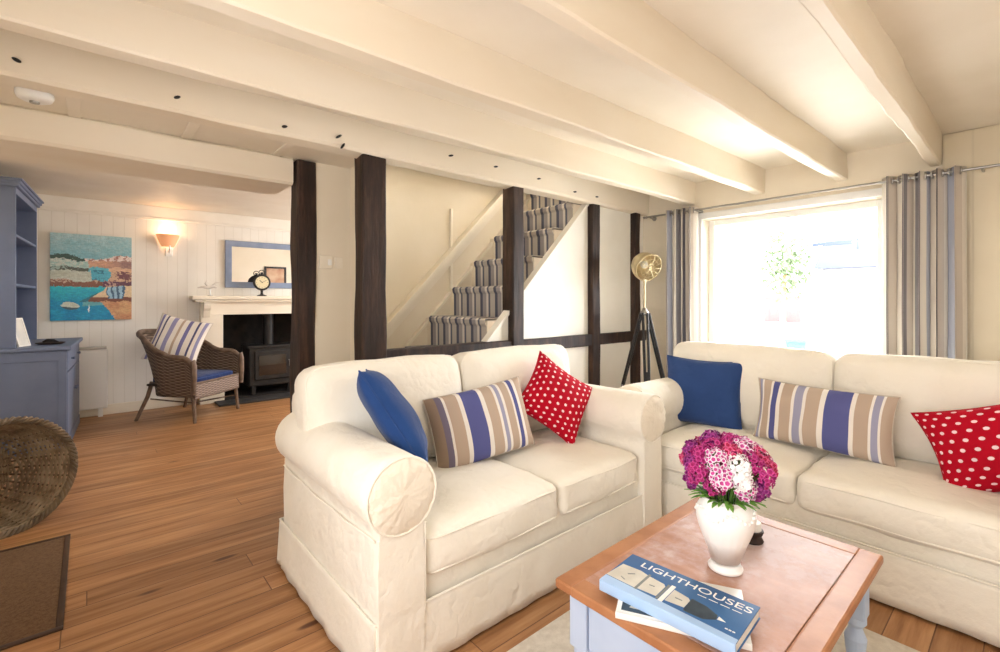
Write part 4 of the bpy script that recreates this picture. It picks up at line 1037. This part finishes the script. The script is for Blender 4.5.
HX = -.303
bm = B(); box(bm, -DD, HX, .03, .052, .868, 2.15, .003); box(bm, -DD, HX, DW-.052, DW-.03, .868, 2.15, .003); box(bm, -DD, HX, .05, DW-.05, 2.10, 2.15, .003); ob('upper_sides', bm, m_dresser, dr, autos=30)
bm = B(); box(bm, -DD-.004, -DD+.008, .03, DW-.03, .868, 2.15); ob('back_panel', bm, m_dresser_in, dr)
for z in (1.36, 1.76):
    bm = B(); box(bm, -DD, HX-.006, .05, DW-.05, z, z+.022, .004); ob('shelf', bm, m_dresser, dr, autos=30)
bm = B(); box(bm, -DD, HX+.02, .01, DW-.01, 2.15, 2.175, .004); box(bm, -DD, HX+.032, -.004, DW+.004, 2.172, 2.200, .006); box(bm, -DD, HX+.045, -.02, DW+.02, 2.198, 2.215, .005); ob('cornice', bm, m_dresser, dr, autos=30)
DM = Matrix.Translation((-.14, 5.30, 0)) @ Matrix.Rotation(R(-3.1), 4, 'Z')
def on_dresser(name, label, cat, x, y, z, rz=0):
    p = DM @ Vector((x, y, z)); return thing(name, label, cat, p, R(-3.1)+rz)
def picture_card(label, x, y, z, w, h, lean, rz, col):
    t = on_dresser('photo_frame', label, 'photo frame', x, y, z, rz); M = Matrix.Rotation(R(lean), 4, 'X')
    bm = B(); s = .014
    for (a, b, c, d_) in ((-w/2, w/2, 0, s), (-w/2, w/2, h-s, h), (-w/2, -w/2+s, s, h-s), (w/2-s, w/2, s, h-s)): box(bm, a, b, -.008, .006, c, d_, .002, M=M)
    ob('frame', bm, m_card, t); bm = B(); box(bm, -w/2+s, w/2-s, -.003, .004, s, h-s, M=M); ob('print', bm, col, t)
m_prt = mottled('faded_print', srgb(150, 150, 130), srgb(96, 100, 92), 9, .5, 0); m_prt2 = mottled('pale_print', srgb(226, 224, 216), srgb(206, 206, 204), 9, .5, 0)
picture_card('white framed photo standing on the upper dresser shelf', -.40, .155, 1.3825, .17, .24, -9, R(62), m_prt)
picture_card('white framed card standing on the dresser counter', -.27, .15, .8685, .15, .24, -14, R(70), m_prt2)
t = on_dresser('small_tray', 'dark shallow tray with trinkets on the dresser counter', 'tray', -.13, .30, .8685)
bm = B(); lathe(bm, [(0, 0), (.075, 0), (.095, .012), (.098, .016), (.09, .014), (.072, .005), (0, .005)], 28); ob('tray_dish', bm, m_oak, t)
bm = B(); tube(bm, [(-.05, .0, .02), (-.02, .01, .035), (.02, .0, .032), (.05, .01, .018)], [.006, .014, .012, .004], 10); ob('trinket', bm, m_iron, t)

# ---------------------------------------------------------------- wicker armchair
def uvgrid(rows, bm, closed=False):
    uvl = bm.loops.layers.uv.verify(); vs = [[bm.verts.new(p) for p in r] for r in rows]; nr, nc = len(rows), len(rows[0])
    for i in range(nr-1):
        for j in range(nc-1):
            f_ = bm.faces.new((vs[i][j], vs[i][j+1], vs[i+1][j+1], vs[i+1][j]))
            for l, (a, b) in zip(f_.loops, ((i, j), (i, j+1), (i+1, j+1), (i+1, j))): l[uvl].uv = (b/(nc-1), a/(nr-1))
wc = thing('wicker_armchair', 'grey-brown wicker armchair with navy seat pad before the fireplace', 'armchair', (.845, 6.06, 0), R(42))
def horseshoe(t):           # t -1..1 : front left arm -> back -> front right arm
    a = t*PI*.5; s = abs(t)
    if s < .62:
        q = t/.62*PI/2; return (.33*math.sin(q), .02+.30*math.cos(q))
    k = (s-.62)/.38; return (math.copysign(.33+.01*k, t), .02-.31*k)
def topz(t):
    s = abs(t)
    if s < .30: return .90-.35*s*s
    if s < .72: k = (s-.30)/.42; k = k*k*(3-2*k); return .8685+(.665-.8685)*k
    k = (s-.72)/.28; return .665-.015*k-.05*max(0, k-.7)/.3
cols = 60; rows = []
for j in range(14):
    v = j/13; row = []
    for i in range(cols+1):
        t = -1+2*i/cols; x, y = horseshoe(t); zt_ = topz(t); z0_ = .26
        flare = 1+.16*(v-.3)*(1 if abs(t) < .6 else .5); ln_ = .23*v*v*max(0, 1-abs(t)/.65)
        row.append((x*flare, (y*flare+ln_) if y > 0 else y, z0_+(zt_-z0_)*v))
    rows.append(row)
bm = B(); uvgrid(rows, bm); ob('back_and_arms', bm, m_wicker, wc, thick=.016)
bm = B(); rim = []
for i in range(cols+1):
    x, y, z = rows[-1][i]; rim.append((x, y, z+.006))
x, y, z = rim[0]; lft = [(x, y-.02, .30), (x, y-.03, .45), (x, y-.028, .58), (x, y-.018, .63)]; x, y, z = rim[-1]; rgt = [(x, y-.018, .63), (x, y-.028, .58), (x, y-.03, .45), (x, y-.02, .30)]
tube(bm, lft+rim+rgt, .026, 8); ob('rolled_rim', bm, m_cane, wc)
bm = B(); rows2 = []
for j in range(6):
    v = j/5; rows2.append([(-.33+.66*i/20, -.30-.012*math.sin(PI*i/20), .25+.15*v) for i in range(21)])
uvgrid(rows2, bm); ob('front_apron', bm, m_wicker_seat, wc, thick=.014)
bm = B(); tube(bm, [(-.33, -.30, .40), (0, -.318, .402), (.33, -.30, .40)], .012, 8); tube(bm, [(-.33, -.30, .25), (0, -.315, .248), (.33, -.30, .25)], .011, 8); ob('seat_rail', bm, m_cane, wc)
bm = B(); box(bm, -.31, .31, -.29, .26, .36, .385, .008); ob('seat', bm, m_wicker, wc)
for (x, y, dx_, dy) in ((-.31, -.27, -.015, -.03), (.31, -.27, .015, -.03), (-.26, .24, -.06, .13), (.26, .24, .06, .13)):
    bm = B(); tube(bm, [(x, y, .40), (x+dx_*.3, y+dy*.25, .25), (x+dx_, y+dy, .0)], [.020, .019, .016], 8); ob('leg', bm, m_cane, wc)
bm = B(); tube(bm, [(-.26, .26, .22), (.0, .0, .13), (.31, -.27, .16)], .008, 6); tube(bm, [(.26, .26, .22), (.0, .0, .13), (-.31, -.27, .16)], .008, 6); ob('stretcher', bm, m_cane, wc)
Mw = Matrix.Translation((.845, 6.06, 0)) @ Matrix.Rotation(R(42), 4, 'Z')
m_pad = make_fabric('deep_navy_cotton', srgb(26, 50, 104), srgb(22, 44, 94), cre=.2)
p = Mw @ Vector((0, -.03, .386)); sp_ = thing('seat_pad', 'navy seat pad on the wicker armchair', 'seat pad', p, R(42))
ob('pad_cover', rbox((0, 0, .035), (.285, .25, .033), .025, 10, (0, 0, .012), wr=.003), m_pad, sp_)
bm = piping((0, 0, .035), (.285, .25, .033), .03, .018); ob('piping', bm, m_navy_cush, sp_)
p = Vector((.715, 6.055, .815)); rgt_ = Vector((.80, -.50, -.22)); up_ = Vector((.10, .35, .93))
put_pillow('white and lilac striped cushion on the wicker armchair', p, rgt_, up_, .52, .52, .15, m_str3, 23)

# ---------------------------------------------------------------- willow basket lying on its side
BK = Vector((-.325, 3.62, .305)); ax = Vector((.60, -1.0, .10)).normalized()
bk = thing('log_basket', 'large round willow basket lying on its side by the dresser', 'basket', (BK.x, BK.y, 0))
q = ax.to_track_quat('Z', 'Y').to_matrix().to_4x4(); q.translation = BK
NS = 30; Rr = .295; dep = .34
def brad(v): return .175+(Rr-.175)*(v**.55)           # v 0 base .. 1 rim
sx_ = 1.0
bm = B()
for j in range(24):
    v = (j+.5)/24; z = -dep+dep*v; r0 = brad(v); pts = []
    nn = NS*4
    for k in range(nn):
        a = 2*PI*k/nn; rr3 = r0+.0065*math.sin(a*NS/2+(PI if j % 2 else 0)); pts.append(q @ Vector((rr3*math.cos(a), rr3*math.sin(a), z+.002*math.sin(a*3+j))))
    tube(bm, pts, .0075, 6, closed=True)
ob('woven_side', bm, m_basket, bk)
bm = B()
for k in range(NS):
    a = 2*PI*(k+.5)/NS; tube(bm, [q @ Vector((brad(v)*math.cos(a), brad(v)*math.sin(a), -dep+dep*v)) for v in (0, .08, .25, .5, .75, 1)], .006, 6)
ob('stakes', bm, m_basket_rim, bk)
bm = B()
for s in range(3):
    pts = []
    for k in range(144):
        a = 2*PI*k/144; w = a*24+s*2*PI/3; pts.append(q @ Vector(((Rr+.013*math.cos(w))*math.cos(a), (Rr+.013*math.cos(w))*math.sin(a), .006+.013*math.sin(w))))
    tube(bm, pts, .009, 6, closed=True)
ob('braided_rim', bm, m_basket_rim, bk)
bm = B()
for i in range(26):                                     # plaited base: straight canes over and under
    o_ = -.17+.34*i/25; hw = math.sqrt(max(0, .178**2-o_**2))
    if hw < .02: continue
    tube(bm, [q @ Vector((o_, -hw+2*hw*k/24, -dep+.004*math.sin(k*1.3+i*PI))) for k in range(25)], .0068, 6)
ob('woven_base', bm, m_basket, bk)
bm = B()
for i in range(7):
    o_ = -.13+.26*i/6; hw = math.sqrt(max(0, .178**2-o_**2)); tube(bm, [q @ Vector((-hw, o_, -dep)), q @ Vector((hw, o_, -dep))], .007, 6)
ob('base_stakes', bm, m_basket_rim, bk)

# door mat set in the floor
mt = thing('door_mat', 'brown coir doormat in a dark wooden surround at the left', 'doormat', (-.37, 2.9, 0))
mx0, mx1, my0, my1 = XL+.01, -.075, 2.43, 3.385
bm = B(); e = .022
box(bm, mx0, mx1, my0, my0+e, .0005, .009, .002); box(bm, mx0, mx1, my1-e, my1, .0005, .009, .002); box(bm, mx1-e, mx1, my0+e, my1-e, .0005, .009, .002); box(bm, mx0, mx0+e, my0+e, my1-e, .0005, .009, .002)
ob('surround', bm, m_mat_edge, mt)
bm = B(); box(bm, mx0+e, mx1-e, my0+e, my1-e, .0005, .007, .002); ob('coir_pile', bm, m_coir, mt)

# ---------------------------------------------------------------- outside the window
bm = B(); box(bm, 4.4, 60, -30, 40, -.35, -.25); gr = struct('ground', bm, mottled('pale_paving', srgb(222, 220, 214), srgb(212, 210, 204), 1.5, .9, 0))
hs = thing('boathouse', 'pale house with grey-blue pitched roof across the road, through the window', 'building', (16, 3.0, -.25))
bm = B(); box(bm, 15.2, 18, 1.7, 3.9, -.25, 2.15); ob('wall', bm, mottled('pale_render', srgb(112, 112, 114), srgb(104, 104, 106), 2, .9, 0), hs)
bm = B(); tri_prism(bm, [(14.9, 2.1), (18.3, 2.1), (17.2, 2.95), (16.0, 2.95)], 1.5, 4.05); ob('roof', bm, new_mat('grey_blue_slate', srgb(42, 47, 62), .8), hs)
bm = B(); tube(bm, [(15.6, 3.2, 2.6), (15.6, 3.2, 3.6)], .025, 6); ob('mast', bm, new_mat('mast_grey', srgb(50, 56, 80), .6), hs)
bm = B(); box(bm, 15.0, 15.1, 3.2, 4.1, 2.72, 2.82); ob('ridge_board', bm, new_mat('navy_board', srgb(40, 48, 84), .6), hs)
for k in range(3):
    bm = B(); box(bm, 15.17, 15.2, 2.0+k*.6, 2.3+k*.6, .9, 1.3); ob('window', bm, new_mat('dull_window', srgb(90, 100, 112), .4), hs)
wl_ = thing('garden_wall', 'low pinkish brick wall outside the window', 'wall', (35, 11.3, -.25))
bm = B(); box(bm, 35.0, 35.3, 10.2, 12.4, -.25, 1.45, .01); ob('brickwork', bm, mottled('pink_brick', srgb(80, 62, 60), srgb(70, 56, 56), 6, .9, 0), wl_)
bm = B(); box(bm, 34.95, 35.35, 10.1, 12.5, 1.45, 1.58, .01); ob('coping', bm, new_mat('coping_stone', srgb(140, 140, 138), .9), wl_)
tr = thing('garden_tree', 'small green tree outside the window before the pinkish wall', 'tree', (14.2, 4.55, -.25))
bm = B(); tube(bm, [(14.2, 4.55, -.25), (14.22, 4.57, .8), (14.2, 4.5, 2.0)], [.09, .07, .04], 8); ob('trunk', bm, m_pine, tr)
bm = B(); rng = random.Random(9)
for k in range(1100):
    a, b, c = rng.uniform(0, 2*PI), rng.uniform(-1, 1), rng.random()**.5
    p = Vector((14.2, 4.5, 2.2))+Vector((math.cos(a)*math.sqrt(1-b*b)*.62, math.sin(a)*math.sqrt(1-b*b)*.62, b*1.05))*c
    n_ = Vector((rng.uniform(-1, 1), rng.uniform(-1, 1), rng.uniform(-.3, 1))).normalized(); u_ = n_.orthogonal().normalized(); w_ = n_.cross(u_)
    s = .07; bm.faces.new([bm.verts.new(p+u_*s), bm.verts.new(p+w_*s*.6), bm.verts.new(p-u_*s), bm.verts.new(p-w_*s*.6)])
ob('foliage', bm, new_mat('sage_leaves', srgb(84, 98, 70), .8), tr, smooth=False)
bn = thing('wheelie_bin', 'blue bin outside the window', 'bin', (7.7, 2.27, -.25))
bm = B(); vs0 = [[bm.verts.new((7.7+sx*r, 2.27+sy*r, z)) for sx, sy in ((-1, -1), (1, -1), (1, 1), (-1, 1))] for r, z in ((.10, -.25), (.13, .64))]
for i in range(4): bm.faces.new((vs0[0][i], vs0[0][(i+1) % 4], vs0[1][(i+1) % 4], vs0[1][i]))
bm.faces.new(vs0[0]); bm.faces.new(vs0[1]); ob('bin_body', bm, new_mat('blue_plastic', srgb(28, 66, 120), .5), bn, smooth=False)
bm = B(); box(bm, 7.55, 7.85, 2.12, 2.42, .64, .70, .02); ob('lid', bm, new_mat('blue_plastic_lid', srgb(40, 84, 140), .5), bn)
